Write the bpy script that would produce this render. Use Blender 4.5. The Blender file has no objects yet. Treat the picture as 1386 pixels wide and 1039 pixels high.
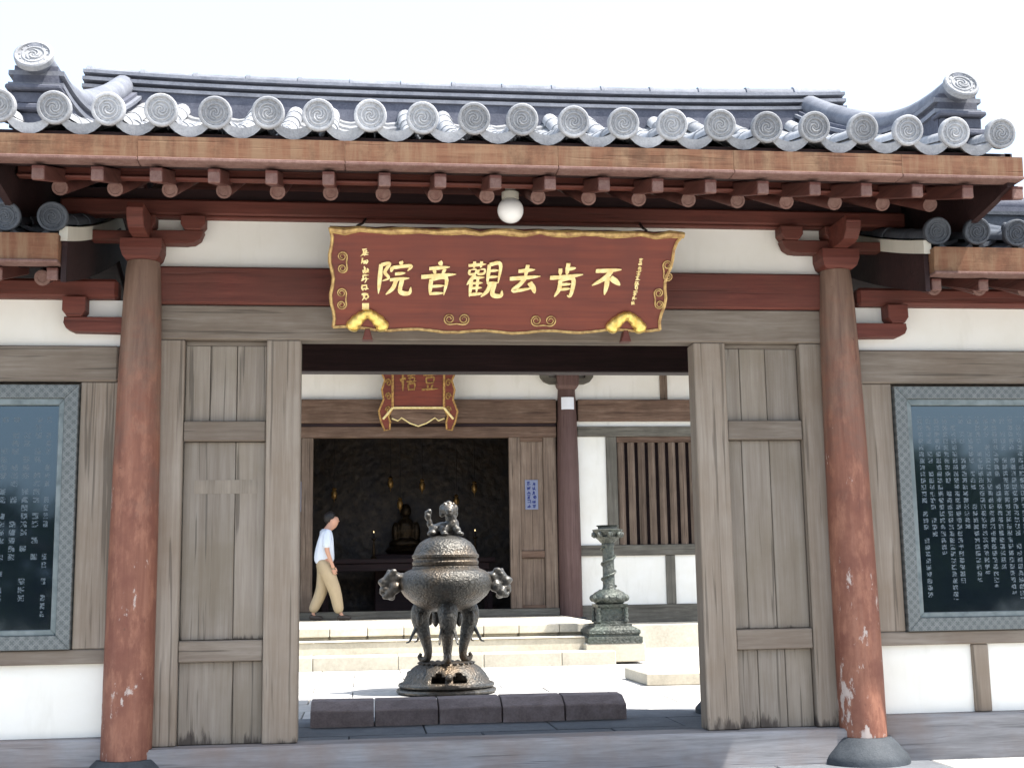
import bpy, bmesh, math, random
from mathutils import Vector, Matrix
random.seed(7)
R = math.radians
C = bpy.context.scene.collection
S = bpy.context.scene

# ------------------------------------------------------------------ camera
FPX, YAW, PIT, ROL = 1717.25, 0.1184666, 0.1523983, -0.0158291
CAM = Vector((-0.8271, -7.5280, 1.0977))
cd = bpy.data.cameras.new('camera'); cam = bpy.data.objects.new('camera', cd); C.objects.link(cam)
Fv = Vector((math.sin(YAW)*math.cos(PIT), math.cos(YAW)*math.cos(PIT), math.sin(PIT)))
Rv = Vector((math.cos(YAW), -math.sin(YAW), 0)); Uv = Rv.cross(Fv)
R2 = Rv*math.cos(ROL) + Uv*math.sin(ROL); U2 = Uv*math.cos(ROL) - Rv*math.sin(ROL)
m = Matrix((R2, U2, -Fv)).transposed().to_4x4(); m.translation = CAM
cam.matrix_world = m
cd.sensor_fit = 'HORIZONTAL'; cd.sensor_width = 36; cd.lens = FPX/1386*36
cd.clip_start = .05; cd.clip_end = 6000
S.camera = cam
# ------------------------------------------------------------------ sky, sun, exposure
ELEV, AZ = R(62), R(27)                     # azimuth: from +X (the right) towards the forecourt
SUN = Vector((math.cos(ELEV)*math.cos(AZ), -math.cos(ELEV)*math.sin(AZ), math.sin(ELEV)))
w = bpy.data.worlds.new('World'); S.world = w; w.use_nodes = True
nt = w.node_tree; bg = nt.nodes['Background']
sky = nt.nodes.new('ShaderNodeTexSky'); sky.sky_type = 'NISHITA'; sky.sun_disc = False
sky.sun_elevation = ELEV; sky.sun_rotation = math.atan2(SUN.x, SUN.y)
sky.air_density = 1.0; sky.dust_density = 5.0; sky.ozone_density = 1.0; sky.altitude = 0
veil = nt.nodes.new('ShaderNodeMix'); veil.data_type = 'RGBA'              # thin white summer haze over the whole sky
veil.inputs[0].default_value = .65; veil.inputs[7].default_value = (2.35, 2.95, 3.75, 1)
nt.links.new(sky.outputs[0], veil.inputs[6]); nt.links.new(veil.outputs[2], bg.inputs[0]); bg.inputs[1].default_value = .15
sl = bpy.data.lights.new('sun', 'SUN'); sl.energy = 3.4; sl.angle = R(.53); sl.color = (1, .965, .91)
so = bpy.data.objects.new('sun', sl); C.objects.link(so)
so.rotation_euler = SUN.to_track_quat('Z', 'Y').to_euler(); so.location = (20, -10, 30)
S.view_settings.view_transform = 'Standard'; S.view_settings.look = 'None'
S.view_settings.gamma = 1; S.view_settings.use_curve_mapping = False
S.view_settings.exposure = 1.68

# ------------------------------------------------------------------ helpers
WM = {}
def link(o, parent=None):
    C.objects.link(o)
    if parent is not None:
        o.parent = parent; o.matrix_parent_inverse = WM[parent.name].inverted()
    WM[o.name] = o.matrix_basis.copy()
    return o
def tag(o, label, cat, group=None, kind=None):
    o['label'] = label; o['category'] = cat
    if group: o['group'] = group
    if kind: o['kind'] = kind
    return o
def thing(name, loc, label, cat, group=None):
    o = bpy.data.objects.new(name, None); o.location = loc; o.empty_display_size = .2
    link(o); return tag(o, label, cat, group)
def mesh(bm, name, smooth=False):
    me = bpy.data.meshes.new(name); bmesh.ops.recalc_face_normals(bm, faces=bm.faces[:])
    bm.to_mesh(me); bm.free()
    if smooth:
        for p in me.polygons: p.use_smooth = True
        if smooth != 'all': me.set_sharp_from_angle(angle=R(40))
    return me
def obj(name, bm, mat, parent=None, smooth=False, mx=None):
    me = bm if isinstance(bm, bpy.types.Mesh) else mesh(bm, name, smooth)
    if mat is not None and not me.materials: me.materials.append(mat)
    o = bpy.data.objects.new(name, me)
    if mx is not None: o.matrix_basis = mx
    return link(o, parent)
def struct(o): o['kind'] = 'structure'; return o
def B(): return bmesh.new()
def box(bm, x0, x1, y0, y1, z0, z1, bev=.006, mx=None):
    g = bmesh.ops.create_cube(bm, size=1)
    vs = g['verts']
    for v in vs:
        v.co = Vector(((x0+x1)/2+v.co.x*(x1-x0), (y0+y1)/2+v.co.y*(y1-y0), (z0+z1)/2+v.co.z*(z1-z0)))
    if bev:
        es = list({e for v in vs for e in v.link_edges})
        r = bmesh.ops.bevel(bm, geom=es, offset=min(bev, .45*min(x1-x0, y1-y0, z1-z0)), segments=1, affect='EDGES', profile=.5)
        vs = list({v for f in r['faces'] for v in f.verts})
    if mx is not None:
        for v in vs: v.co = mx @ v.co
    return bm
def bx(name, x0, x1, y0, y1, z0, z1, mat, parent=None, bev=.006):
    return obj(name, box(B(), x0, x1, y0, y1, z0, z1, bev), mat, parent)
def prism(bm, pts, axis, a, b, bev=0):
    def P(q, t):
        return {'y': (q[0], t, q[1]), 'x': (t, q[0], q[1]), 'z': (q[0], q[1], t)}[axis]
    n = len(pts)
    va = [bm.verts.new(P(q, a)) for q in pts]; vb = [bm.verts.new(P(q, b)) for q in pts]
    fs = [bm.faces.new(va), bm.faces.new(vb[::-1])]
    for i in range(n): fs.append(bm.faces.new((va[i], vb[i], vb[(i+1) % n], va[(i+1) % n])))
    if bev:
        es = [e for e in fs[0].edges] + [e for e in fs[1].edges]
        bmesh.ops.bevel(bm, geom=es, offset=bev, segments=1, affect='EDGES', profile=.5)
    return bm
def lathe(bm, prof, seg=32, c=(0, 0, 0), mx=None, a0=0, close=True):
    rings = []
    for r, z in prof:
        if r < 1e-5: rings.append([bm.verts.new((c[0], c[1], c[2]+z))])
        else: rings.append([bm.verts.new((c[0]+r*math.cos(a0+2*math.pi*k/seg), c[1]+r*math.sin(a0+2*math.pi*k/seg), c[2]+z)) for k in range(seg)])
    for A, D in zip(rings, rings[1:]):
        for k in range(seg):
            j = (k+1) % seg
            if len(A) == 1 and len(D) == 1: continue
            if len(A) == 1: bm.faces.new((A[0], D[k], D[j]))
            elif len(D) == 1: bm.faces.new((A[k], D[0], A[j]))
            else: bm.faces.new((A[k], D[k], D[j], A[j]))
    if close:
        for A in (rings[0], rings[-1]):
            if len(A) > 2: bm.faces.new(A)
    if mx is not None:
        for rr in rings:
            for v in rr: v.co = mx @ v.co
    return bm
def tube(bm, pts, rad, seg=8, flat=1.0, up=None):
    pts = [Vector(p) for p in pts]; n = len(pts)
    if not hasattr(rad, '__len__'): rad = [rad]*n
    rings = []; prev = None
    for i, p in enumerate(pts):
        t = (pts[min(i+1, n-1)]-pts[max(i-1, 0)]).normalized()
        u = up if up is not None else (prev if prev is not None else (Vector((0, 0, 1)) if abs(t.z) < .9 else Vector((0, 1, 0))))
        a = (u - t*u.dot(t)).normalized(); b = t.cross(a); prev = a
        rings.append([bm.verts.new(p + a*math.cos(2*math.pi*k/seg)*rad[i]*flat + b*math.sin(2*math.pi*k/seg)*rad[i]) for k in range(seg)])
    for A, D in zip(rings, rings[1:]):
        for k in range(seg): bm.faces.new((A[k], D[k], D[(k+1) % seg], A[(k+1) % seg]))
    bm.faces.new(rings[0][::-1]); bm.faces.new(rings[-1])
    return bm
def ball(bm, c, r, sub=2, mx=None):
    r = r if hasattr(r, '__len__') else (r, r, r)
    g = bmesh.ops.create_icosphere(bm, subdivisions=sub, radius=1)
    for v in g['verts']:
        q = Vector((v.co.x*r[0], v.co.y*r[1], v.co.z*r[2]))
        if mx is not None: q = mx @ q
        v.co = q + Vector(c)
    return bm
def remesh(o, vox=.012, smooth=2):
    md = o.modifiers.new('remesh', 'REMESH'); md.mode = 'VOXEL'; md.voxel_size = vox; md.use_smooth_shade = True
    if smooth:
        s = o.modifiers.new('smooth', 'SMOOTH'); s.iterations = smooth; s.factor = .5
    return o
def cat(pts, n=6):
    P = [Vector(p) for p in pts]; P = [P[0]*2-P[1]] + P + [P[-1]*2-P[-2]]; out = []
    for i in range(1, len(P)-2):
        a, b, c, d = P[i-1:i+3]
        for k in range(n):
            t = k/n
            out.append(.5*((2*b)+(c-a)*t+(2*a-5*b+4*c-d)*t*t+(3*b-a-3*c+d)*t**3))
    out.append(P[-2]); return out

# ------------------------------------------------------------------ materials
class N:
    def __init__(s, name):
        s.m = bpy.data.materials.new(name); s.m.use_nodes = True; s.t = s.m.node_tree
        s.p = s.t.nodes['Principled BSDF']
    def n(s, typ, **k):
        x = s.t.nodes.new('ShaderNode'+typ)
        for a, b in k.items(): setattr(x, a, b)
        return x
    def l(s, a, b): s.t.links.new(a, b)
    def val(s, sock, v):
        if hasattr(v, 'is_output') or isinstance(v, bpy.types.NodeSocket): s.l(v, sock)
        else: sock.default_value = v
    def math(s, op, a, b=0, c=None, clamp=False):
        x = s.n('Math', operation=op, use_clamp=clamp); s.val(x.inputs[0], a); s.val(x.inputs[1], b)
        if c is not None: s.val(x.inputs[2], c)
        return x.outputs[0]
    def coords(s, scale=(1, 1, 1), rnd=23):
        tc = s.n('TexCoord'); oi = s.n('ObjectInfo')
        mu = s.math('MULTIPLY', oi.outputs['Random'], rnd)
        ad = s.n('VectorMath', operation='ADD'); s.l(tc.outputs['Object'], ad.inputs[0]); s.l(mu, ad.inputs[1])
        mp = s.n('Mapping'); mp.inputs['Scale'].default_value = scale; s.l(ad.outputs[0], mp.inputs[0])
        return mp.outputs[0]
    def pos(s, scale=(1, 1, 1)):
        g = s.n('NewGeometry'); mp = s.n('Mapping'); mp.inputs['Scale'].default_value = scale
        s.l(g.outputs['Position'], mp.inputs[0]); return mp.outputs[0]
    def noise(s, v, sc, det=4, rough=.55, dist=0):
        x = s.n('TexNoise'); s.l(v, x.inputs['Vector']); x.inputs['Scale'].default_value = sc
        x.inputs['Detail'].default_value = det; x.inputs['Roughness'].default_value = rough; x.inputs['Distortion'].default_value = dist
        return x.outputs['Fac']
    def ramp(s, f, stops):
        x = s.n('ValToRGB'); s.l(f, x.inputs[0]); e = x.color_ramp.elements
        while len(e) < len(stops): e.new(.5)
        for el, (p, c) in zip(e, stops):
            el.position = p; el.color = (*c, 1) if hasattr(c, '__len__') else (c, c, c, 1)
        return x.outputs[0]
    def mix(s, f, a, b, mode='MIX'):
        x = s.n('Mix', data_type='RGBA', blend_type=mode)
        s.val(x.inputs[0], f); s.val(x.inputs[6], (*a, 1) if isinstance(a, tuple) else a); s.val(x.inputs[7], (*b, 1) if isinstance(b, tuple) else b)
        return x.outputs[2]
    def bump(s, h, st=.3, d=.01):
        x = s.n('Bump'); s.l(h, x.inputs['Height']); x.inputs['Strength'].default_value = st; x.inputs['Distance'].default_value = d
        s.l(x.outputs[0], s.p.inputs['Normal'])
    def vary(s, col, amt=.25):
        oi = s.n('ObjectInfo'); v = s.math('MULTIPLY_ADD', oi.outputs['Random'], amt, 1-amt/2)
        h = s.n('HueSaturation'); s.l(col, h.inputs['Color']); s.l(v, h.inputs['Value']); return h.outputs[0]
    def done(s, col, rough=.7, metal=0, spec=.3):
        s.val(s.p.inputs['Base Color'], (*col, 1) if isinstance(col, tuple) else col)
        s.val(s.p.inputs['Roughness'], rough); s.p.inputs['Metallic'].default_value = metal
        s.p.inputs['Specular IOR Level'].default_value = spec
        return s.m
def wood(name, dark, mid, light, axis='z', crack=.5, rough=.8, spec=.2, blot=None, vary=.3, drip=None, rot=()):
    s = N(name); f, g = 62, (4.5 if axis == 'x' else 2.4)
    sc = {'z': (f, f, g), 'x': (g, f, f), 'y': (f, g, f)}[axis]
    v = s.coords(sc); v2 = s.coords((1, 1, 1))
    a = s.noise(v, 1, 6, .65, .4)
    b = s.noise(v2, 2.3, 4, .6); a2 = s.noise(s.coords(tuple(q*.28 for q in sc), 9), 1, 5, .6, .6)
    ga = s.math('MULTIPLY_ADD', a2, .55, s.math('MULTIPLY', a, .45))
    col = s.ramp(ga, [(.32, dark), (.5, mid), (.68, light)])
    col = s.mix(s.ramp(b, [(.4, .0), (.68, .55)]), col, blot or tuple(c*.55 for c in mid))
    ck = {'z': (24, 24, .7), 'x': (.7, 24, 24), 'y': (24, .7, 24)}[axis]
    c = s.noise(s.coords(ck, 41), 1.3, 3, .5, .3)
    cr = s.ramp(c, [(.335, 1.0), (.385, .0)])
    col = s.mix(s.math('MULTIPLY', cr, crack), col, tuple(x*.25 for x in dark))
    for z0, h in rot:                                            # rotted, blackened wood creeping up from a ledge
        g = s.n('SeparateXYZ'); s.l(s.pos(), g.inputs[0]); t = s.math('DIVIDE', s.math('SUBTRACT', g.outputs[2], z0), h)
        t2 = s.math('ADD', t, s.math('MULTIPLY', s.math('LESS_THAN', t, -.02), 99))
        rn = s.math('MULTIPLY_ADD', s.noise(s.coords((6, 6, 2), 19), 1, 3, .6), .9, s.math('MULTIPLY', s.noise(s.coords((30, 30, 5), 19), 1, 4, .7), .6))
        k = s.ramp(s.math('SUBTRACT', s.math('MULTIPLY_ADD', rn, 3.4, -2.35), t2), [(.0, .0), (.4, .8)])
        col = s.mix(k, col, (.045, .035, .03))
    if drip:                                                     # run-off streaks of another tone
        dn = s.noise(s.coords((15, 15, 1.5), 17), 1, 5, .65); col = s.mix(s.ramp(dn, [(.42, .0), (.62, .8)]), col, drip)
        dn = s.noise(s.coords((5, 5, 5), 29), 1, 5, .7); col = s.mix(s.ramp(dn, [(.5, .0), (.66, .7)]), col, tuple(q*.45 for q in mid))
    col = s.vary(col, vary)
    s.bump(s.math('SUBTRACT', a, cr), .35, .004)
    return s.done(col, rough, 0, spec)
def stone(name, c0, c1, sc=6, rough=.85, bump=.25, spec=.25, vary=.18, stain=None):
    s = N(name); v = s.coords()
    a = s.noise(v, sc, 8, .65); b = s.noise(v, sc*7, 4, .6); d = s.noise(v, sc*.3, 4, .6)
    col = s.ramp(a, [(.3, c0), (.7, c1)])
    col = s.mix(s.ramp(d, [(.42, .0), (.7, .6)]), col, stain or tuple(x*.6 for x in c0))
    col = s.mix(.25, col, s.ramp(b, [(.3, tuple(x*.5 for x in c0)), (.7, c1)]))
    s.bump(s.math('ADD', a, b), bump, .006)
    return s.done(s.vary(col, vary), rough, 0, spec)
M = {}
M['greyv'] = wood('weathered_wood_upright', (.165, .135, .106), (.235, .198, .160), (.305, .268, .226), 'z', .5, blot=(.185, .138, .098), vary=.24, rot=((.2, .12),))
M['plank'] = wood('weathered_plank', (.17, .142, .115), (.24, .206, .170), (.30, .268, .228), 'z', .55, blot=(.18, .148, .105), vary=.24, rot=((.2, .14), (.778, .045)))
M['greyh'] = wood('weathered_wood_level', (.125, .102, .082), (.19, .16, .13), (.255, .222, .188), 'x', .5, blot=(.14, .105, .078), vary=.2)
M['sill'] = wood('threshold_wood', (.15, .148, .152), (.225, .222, .228), (.30, .30, .31), 'x', .35, blot=(.20, .14, .11), vary=.15)
M['brownh'] = wood('brown_wood_level', (.07, .042, .03), (.14, .088, .062), (.22, .155, .115), 'x', .5)
M['brownv'] = wood('brown_wood_upright', (.085, .06, .045), (.165, .12, .09), (.25, .195, .15), 'z', .5)
M['greenv'] = wood('greyed_wood_upright', (.06, .055, .045), (.125, .115, .095), (.19, .18, .15), 'z', .4)
M['greenh'] = wood('greyed_wood_level', (.06, .055, .045), (.125, .115, .095), (.19, .18, .15), 'x', .4)
M['redh'] = wood('red_painted_beam', (.062, .018, .013), (.112, .030, .021), (.155, .046, .032), 'x', .3, .6, .3, (.085, .032, .022), .15)
M['redy'] = wood('red_painted_rafter', (.055, .018, .014), (.095, .032, .024), (.14, .055, .042), 'y', .3, .6, .3, (.06, .022, .018))
M['redend'] = stone('rafter_end_wood', (.125, .066, .054), (.235, .145, .122), 40, .8, stain=(.12, .05, .04))
M['redv'] = wood('red_painted_post', (.065, .035, .03), (.105, .06, .052), (.145, .09, .078), 'z', .3, .6, .3, (.085, .045, .038))
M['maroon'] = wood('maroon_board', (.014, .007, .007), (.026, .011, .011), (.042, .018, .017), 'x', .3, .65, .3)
M['fascia'] = wood('weathered_orange_fascia', (.10, .042, .023), (.175, .083, .046), (.23, .13, .075), 'x', .35, .75, .2, (.11, .042, .025), .06, (.205, .128, .075))

def column_paint():
    s = N('peeling_column_paint'); p = s.pos(); g = s.n('SeparateXYZ'); s.l(p, g.inputs[0]); z = g.outputs[2]
    v = s.coords((18, 18, 1.4)); a = s.noise(v, 1, 6, .65, .4); b = s.noise(s.coords(), 5, 6, .65); c = s.noise(s.coords(), 19, 5, .6)
    red = s.ramp(a, [(.3, (.155, .062, .041)), (.55, (.225, .096, .062)), (.75, (.275, .132, .09))])
    red = s.mix(s.ramp(b, [(.44, .0), (.62, .75)]), red, (.15, .055, .038))
    red = s.mix(s.ramp(s.noise(s.coords((9, 9, 3), 13), 1.4, 7, .7), [(.5, .0), (.63, .6)]), red, (.33, .155, .10))
    gr = s.ramp(a, [(.3, (.10, .065, .05)), (.55, (.19, .125, .092)), (.75, (.26, .18, .135))])
    k = s.math('ADD', s.math('MULTIPLY_ADD', z, .60, -.86), s.math('MULTIPLY_ADD', b, 1.6, -.8))
    col = s.mix(s.ramp(k, [(.15, .0), (.75, .9)]), red, gr)
    # flaked patches where the ground coat shows, mostly low on the shaft
    h = s.math('MULTIPLY_ADD', z, -.16, .30); fl = s.math('ADD', s.noise(s.coords((13, 13, 5), 31), 1.6, 8, .72), s.math('MULTIPLY', h, .42))
    fl = s.math('ADD', fl, s.math('MULTIPLY_ADD', s.noise(s.coords((3, 3, 1.6), 7), 1.5, 3, .5), .9, -.45))
    fm = s.ramp(fl, [(.715, .0), (.76, .7)])
    col = s.mix(fm, col, (.55, .50, .46))
    pt = s.ramp(c, [(.26, .8), (.32, .0)]); col = s.mix(pt, col, (.10, .05, .035))
    s.bump(s.math('SUBTRACT', s.math('ADD', a, c), fm), .4, .005)
    return s.done(col, .62, 0, .3)
M['column'] = column_paint()
def plaster(name, c, c2):
    s = N(name); a = s.noise(s.coords(), 1.7, 6, .6); b = s.noise(s.coords((3, 3, .6)), 2, 5, .6)
    col = s.mix(s.ramp(a, [(.4, .0), (.75, .7)]), c, c2); col = s.mix(s.ramp(b, [(.55, .0), (.75, .35)]), col, tuple(x*.8 for x in c2))
    s.bump(s.noise(s.coords(), 30, 4, .6), .08, .004)
    return s.done(col, .9, 0, .15)
M['plaster'] = plaster('white_limewash', (.80, .785, .73), (.70, .67, .58))
M['mortar'] = plaster('pale_mortar', (.58, .55, .47), (.46, .43, .36))
M['tile'] = stone('grey_roof_tile', (.25, .257, .27), (.43, .435, .445), 11, .8, .5, .25, .5, stain=(.10, .105, .12))
M['wingtile'] = stone('shaded_wing_tile', (.045, .052, .065), (.10, .112, .13), 11, .7, .4, .3, .35)  # main eave's shade over the wings put into the tile colour
M['ridgemid'] = stone('grey_ridge_slab', (.13, .14, .17), (.25, .26, .29), 9, .75, .3, .3, .3)
M['ridge'] = stone('dark_ridge_tile', (.055, .06, .085), (.13, .135, .165), 9, .75, .3, .3, .3)
M['paving'] = stone('pale_paving', (.40, .385, .36), (.56, .54, .51), 4, .85, .2, .25, .14)
M['step'] = stone('pale_step_stone', (.48, .44, .355), (.60, .555, .455), 4, .85, .2, .25, .12)
M['ground'] = stone('forecourt_paving', (.36, .345, .32), (.50, .48, .45), 3, .9, .2, .2, 0)
M['block'] = stone('dark_block_stone', (.20, .15, .14), (.40, .32, .305), 9, .8, .45, .3, .2)
M['basestone'] = stone('column_base_stone', (.032, .038, .046), (.07, .08, .09), 12, .7, .3, .3)
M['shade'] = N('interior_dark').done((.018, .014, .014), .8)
def bronze(name, c0, c1, c2, sc, rough, bump, metal=.75):
    s = N(name); v = s.coords(rnd=0); a = s.noise(v, sc, 6, .65); b = s.noise(v, 2.2, 4, .6)
    vo = s.n('TexVoronoi', feature='SMOOTH_F1'); s.l(v, vo.inputs['Vector']); vo.inputs['Scale'].default_value = sc*1.1
    col = s.ramp(a, [(.3, c0), (.6, c1)]); col = s.mix(s.ramp(b, [(.48, .0), (.66, .75)]), col, c2)
    s.bump(s.math('ADD', a, vo.outputs['Distance']), bump, .02)
    return s.done(col, s.ramp(a, [(.3, rough+.12), (.7, rough-.08)]), metal, .5)
M['bronze'] = bronze('burner_bronze', (.030, .029, .026), (.105, .10, .09), (.14, .095, .055), 46, .42, .45)
M['bronzeplain'] = bronze('smooth_bronze', (.04, .039, .036), (.125, .12, .11), (.13, .10, .07), 30, .40, .3)
M['verdigris'] = bronze('lantern_bronze', (.03, .034, .031), (.11, .115, .10), (.07, .09, .075), 30, .5, .6, .5)
def tealframe():
    s = N('fretwork_bronze'); v = s.coords((1, 1, 1), 0)
    br = s.n('TexBrick'); s.l(v, br.inputs['Vector'])
    sx = s.n('SeparateXYZ'); s.l(v, sx.inputs[0])
    def wave(o, k): return s.math('PINGPONG', s.math('MULTIPLY', o, k), 1)
    x, z = wave(sx.outputs[0], 76), wave(sx.outputs[2], 76)
    f = s.math('GREATER_THAN', s.math('ABSOLUTE', s.math('SUBTRACT', x, z)), .42)
    f2 = s.math('LESS_THAN', s.math('ABSOLUTE', s.math('SUBTRACT', wave(sx.outputs[0], 38), wave(sx.outputs[2], 38))), .16)
    k = s.math('MAXIMUM', s.math('MULTIPLY', f, .6), f2)
    n = s.noise(v, 20, 4)
    col = s.mix(s.math('MULTIPLY', k, .6), (.105, .118, .118), s.ramp(n, [(.3, (.18, .195, .192)), (.7, (.27, .283, .278))]))
    s.t.nodes.remove(br); s.bump(k, .5, .004)
    return s.done(col, .55, .35, .4)
M['fret'] = tealframe()
M['frameplain'] = bronze('frame_lip_bronze', (.10, .125, .13), (.19, .22, .22), (.13, .16, .16), 14, .5, .15, .35)
def slab(name, cx, width, cw, ch, dens, ink=.4):
    # polished black stone with engraved, whitened columns of characters
    s = N(name); v = s.pos(); sx = s.n('SeparateXYZ'); s.l(v, sx.inputs[0]); X, Z = sx.outputs[0], sx.outputs[2]
    u = s.math('DIVIDE', s.math('SUBTRACT', X, cx-width/2), cw); t = s.math('DIVIDE', Z, ch)
    fu, ft = s.math('FRACT', u), s.math('FRACT', t); iu, it = s.math('FLOOR', u), s.math('FLOOR', t)
    def win(f, a, b): return s.math('MULTIPLY', s.math('GREATER_THAN', f, a), s.math('LESS_THAN', f, b))
    cell = s.math('MULTIPLY', win(fu, .22, .78), win(ft, .14, .86))
    cv = s.n('CombineXYZ'); s.l(iu, cv.inputs[0]); s.l(it, cv.inputs[1])
    wn = s.n('TexWhiteNoise', noise_dimensions='2D'); s.l(cv.outputs[0], wn.inputs['Vector'])
    present = s.math('LESS_THAN', wn.outputs['Value'], dens)
    # strokes inside a cell: crossed bars at cell-dependent spacing
    cw_ = s.n('CombineXYZ'); s.l(s.math('MULTIPLY', X, 1/cw*4.2), cw_.inputs[0]); s.l(s.math('MULTIPLY', Z, 1/ch*4.2), cw_.inputs[1]); s.l(wn.outputs['Value'], cw_.inputs[2])
    ns = s.noise(cw_.outputs[0], 1.15, 1, .4, 1.2)
    inkm = s.math('GREATER_THAN', ns, .5)
    # paragraph ends: some columns stop short
    c1 = s.n('TexWhiteNoise', noise_dimensions='1D'); s.l(iu, c1.inputs['W'])
    zend = s.math('MULTIPLY_ADD', s.math('POWER', c1.outputs['Value'], 3), .55, .93)
    body = s.math('MULTIPLY', s.math('GREATER_THAN', Z, zend), s.math('LESS_THAN', Z, 2.06))
    side = win(u, 1.0, width/cw-1.0)
    k = s.math('MULTIPLY', s.math('MULTIPLY', cell, present), s.math('MULTIPLY', inkm, s.math('MULTIPLY', body, side)))
    col = s.mix(s.math('MULTIPLY', k, ink), (.005, .008, .013), (.34, .35, .35))
    s.bump(s.math('SUBTRACT', 1.0, k), .25, .002)
    s.p.inputs['IOR'].default_value = 2.05; s.p.inputs['Specular Tint'].default_value = (.72, .9, 1, 1)  # blue of the mirrored sky put into the specular tint
    return s.done(col, s.math('MULTIPLY_ADD', k, .4, .05), 0, .5)
def plaqred():
    s = N('lacquered_plaque_red'); a = s.noise(s.coords((1.2, 30, 30), 0), 1, 5, .6, .3); b = s.noise(s.coords(rnd=0), 3, 4)
    col = s.ramp(a, [(.3, (.105, .016, .008)), (.7, (.18, .033, .014))]); col = s.mix(s.ramp(b, [(.45, .0), (.75, .5)]), col, (.075, .013, .009))
    return s.done(col, .42, 0, .4)
M['plaqred'] = plaqred()
def gold(name, c, c2, rough=.38, metal=.75):
    s = N(name); a = s.noise(s.coords(), 30, 4)
    return s.done(s.ramp(a, [(.3, c2), (.65, c)]), rough, metal, .5)
M['gold'] = gold('gold_leaf', (.95, .70, .22), (.62, .40, .09))
M['goldpale'] = gold('pale_gilding', (.88, .74, .38), (.70, .52, .2), .5, .25)
M['giltrim'] = gold('worn_gilt_edge', (.60, .42, .16), (.26, .13, .05), .5, .3)
M['goldold'] = gold('tarnished_gold', (.42, .25, .08), (.16, .085, .03), .45)
M['goldshrine'] = gold('dimmed_gilding', (.05, .031, .013), (.016, .010, .006), .5)  # gilding darkened: gloom of the hall interior put into the colour
M['globe'] = N('opal_glass').done((.82, .82, .80), .25, 0, .5)
M['iron'] = N('black_iron').done((.02, .02, .022), .5, .6)
M['paper'] = N('faded_paper').done((.72, .74, .78), .9); M['notice'] = N('faded_notice').done((.17, .19, .27), .9)
M['blue'] = N('blue_ink').done((.02, .03, .13), .8)
M['skin'] = N('skin').done((.48, .27, .19), .55)
M['hair'] = N('black_hair').done((.012, .010, .010), .5)
def cloth(name, c, wr=12):
    s = N(name); a = s.noise(s.coords((1, 1, .5), 0), wr, 4, .6); s.bump(a, .5, .02)
    return s.done(s.mix(s.ramp(a, [(.35, .5), (.65, .0)]), c, tuple(x*.82 for x in c)), .9, 0, .1)
M['shirt'] = cloth('white_cotton', (.60, .66, .76)); M['khaki'] = cloth('khaki_twill', (.42, .335, .22)); M['shoe'] = N('shoe_leather').done((.045, .035, .03), .5)
M['leaf'] = N('tree_leaf').done((.055, .095, .03), .6); M['bark'] = wood('tree_bark', (.05, .04, .03), (.11, .085, .06), (.16, .13, .1), 'z')
M['flame'] = N('candle_flame').m
_p = M['flame'].node_tree.nodes['Principled BSDF']; _p.inputs['Emission Color'].default_value = (1, .72, .3, 1); _p.inputs['Emission Strength'].default_value = .7
M['wax'] = N('red_wax').done((.4, .03, .02), .5)
M['stain'] = wood('faded_wood_patch', (.15, .125, .10), (.24, .205, .165), (.31, .27, .22), 'z', .5)

# ------------------------------------------------------------------ ground
bm = B(); n = 24
def gz(x, y): return -.5
vs = [bm.verts.new((sx*3000, sy*3000, -.5)) for sx, sy in ((-1, -1), (1, -1), (1, 1), (-1, 1))]; bm.faces.new(vs)
struct(obj('ground', bm, M['ground']))
cy = struct(bx('courtyard', -16, 16, -1.75, 30, -.7, -.03, M['ground'], bev=.01))
bm = B(); box(bm, -.5, .5, -.3, .3, -.02, .02, .006); slabme = mesh(bm, 'paving_slab'); slabme.materials.append(M['paving'])
darkme = slabme.copy(); darkme.materials.clear(); darkme.materials.append(stone('gate_shade_stone', (.12, .13, .145), (.20, .21, .225), 5, .8, .25, .3, .2))  # darker slabs: shade under the gate roof put into their colour
cnt = 0
for j in range(17):
    y = -1.44+.62*j
    for i in range(15):
        x = -6.6+.96*i+(.4 if j % 2 else 0)
        if abs(x) > 5.4 and y > 4: continue
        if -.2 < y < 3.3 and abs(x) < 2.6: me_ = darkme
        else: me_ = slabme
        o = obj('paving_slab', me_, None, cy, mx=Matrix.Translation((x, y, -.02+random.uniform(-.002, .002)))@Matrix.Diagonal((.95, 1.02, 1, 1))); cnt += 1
fs = struct(obj('forecourt_steps', box(B(), -8, 8, -2.1, -1.76, -.7, -.17, .01), M['step']))
obj('step', box(B(), -8, 8, -2.45, -2.11, -.7, -.34, .01), M['step'], fs)

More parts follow.
